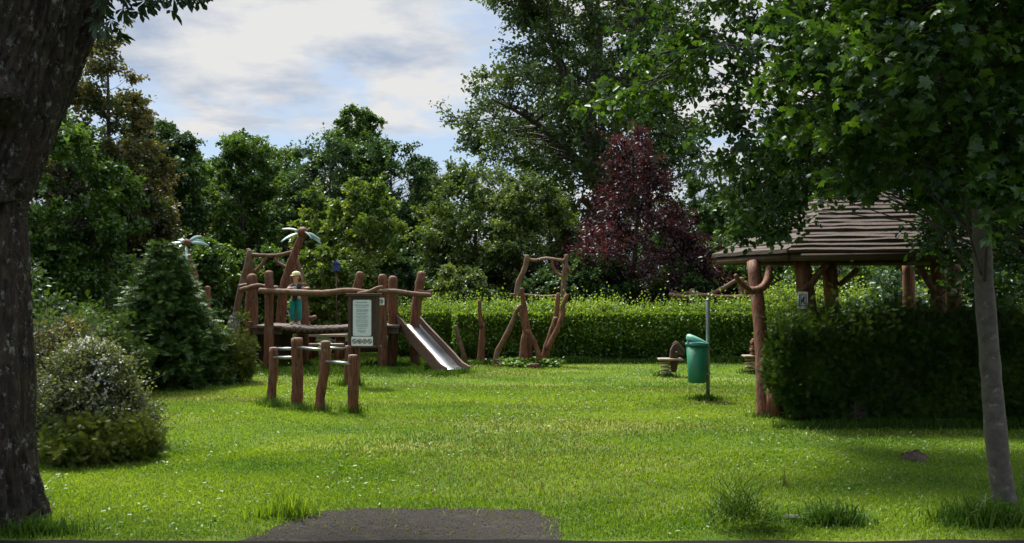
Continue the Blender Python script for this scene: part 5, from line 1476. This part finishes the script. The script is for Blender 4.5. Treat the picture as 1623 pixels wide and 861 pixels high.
w = bpy.data.worlds.new('World'); sc.world = w; w.use_nodes = True; nt = w.node_tree; nt.nodes.clear()
out = nt.nodes.new('ShaderNodeOutputWorld'); bg = nt.nodes.new('ShaderNodeBackground'); bg.inputs['Strength'].default_value = .1
nt.links.new(bg.outputs[0], out.inputs[0])
sky = nt.nodes.new('ShaderNodeTexSky'); sky.sky_type = 'NISHITA'; sky.sun_disc = False; sky.sun_elevation = SUN_EL; sky.sun_rotation = SUN_AZ
sky.air_density = 1.2; sky.dust_density = 1.0
tc = nt.nodes.new('ShaderNodeTexCoord'); sx = nt.nodes.new('ShaderNodeSeparateXYZ'); nt.links.new(tc.outputs['Generated'], sx.inputs[0])


def mth(op, a, b_=None):
    n = nt.nodes.new('ShaderNodeMath'); n.operation = op
    for i, v in enumerate((a, b_)):
        if v is None:
            continue
        if hasattr(v, 'is_linked'):
            nt.links.new(v, n.inputs[i])
        else:
            n.inputs[i].default_value = v
    return n.outputs[0]


zc = mth('MAXIMUM', sx.outputs[2], 0.0); den = mth('ADD', zc, .10)
cb_ = nt.nodes.new('ShaderNodeCombineXYZ'); nt.links.new(mth('DIVIDE', sx.outputs[0], den), cb_.inputs[0]); nt.links.new(mth('DIVIDE', sx.outputs[1], den), cb_.inputs[1])
mp = nt.nodes.new('ShaderNodeMapping'); mp.inputs['Location'].default_value = (42, 13, 0); nt.links.new(cb_.outputs[0], mp.inputs[0])
n1 = noise(nt, .8, 9, .56, mp.outputs[0], .25)
n2 = noise(nt, 1.7, 8, .58, mp.outputs[0], .1)
mask = ramp(nt, n1, .45, .54)
shade = ramp(nt, n2, .36, .56)
sdv = nt.nodes.new('ShaderNodeVectorMath'); sdv.operation = 'DOT_PRODUCT'; nt.links.new(tc.outputs['Generated'], sdv.inputs[0]); sdv.inputs[1].default_value = d
glow = mth('POWER', mth('MAXIMUM', sdv.outputs['Value'], 0.0), 3.0)
up_ = ramp(nt, zc, .30, .80)
zen = mth('ADD', mth('ADD', mth('MULTIPLY', up_, 2.6), mth('MULTIPLY', mth('MULTIPLY', glow, up_), 2.4)), 1.0)
ccol = mixc(nt, shade, (1.34, 1.60, 2.05), (2.58, 2.57, 2.55))
vm = nt.nodes.new('ShaderNodeVectorMath'); vm.operation = 'SCALE'; nt.links.new(ccol, vm.inputs[0]); nt.links.new(zen, vm.inputs['Scale'])
skc = mixc(nt, .84, sky.outputs[0], (1.05, 1.42, 2.05))
fin = mixc(nt, mask, skc, vm.outputs[0])
nt.links.new(fin, bg.inputs['Color'])

vs = sc.view_settings; vs.view_transform = 'Standard'; vs.look = 'None'; vs.exposure = 1.65; vs.gamma = 1; vs.use_curve_mapping = False
sc.cycles.max_bounces = 6; sc.cycles.diffuse_bounces = 3; sc.cycles.glossy_bounces = 2; sc.cycles.transmission_bounces = 4; sc.cycles.transparent_max_bounces = 4
sc.cycles.use_denoising = True
sc.cycles.caustics_reflective = False; sc.cycles.caustics_refractive = False
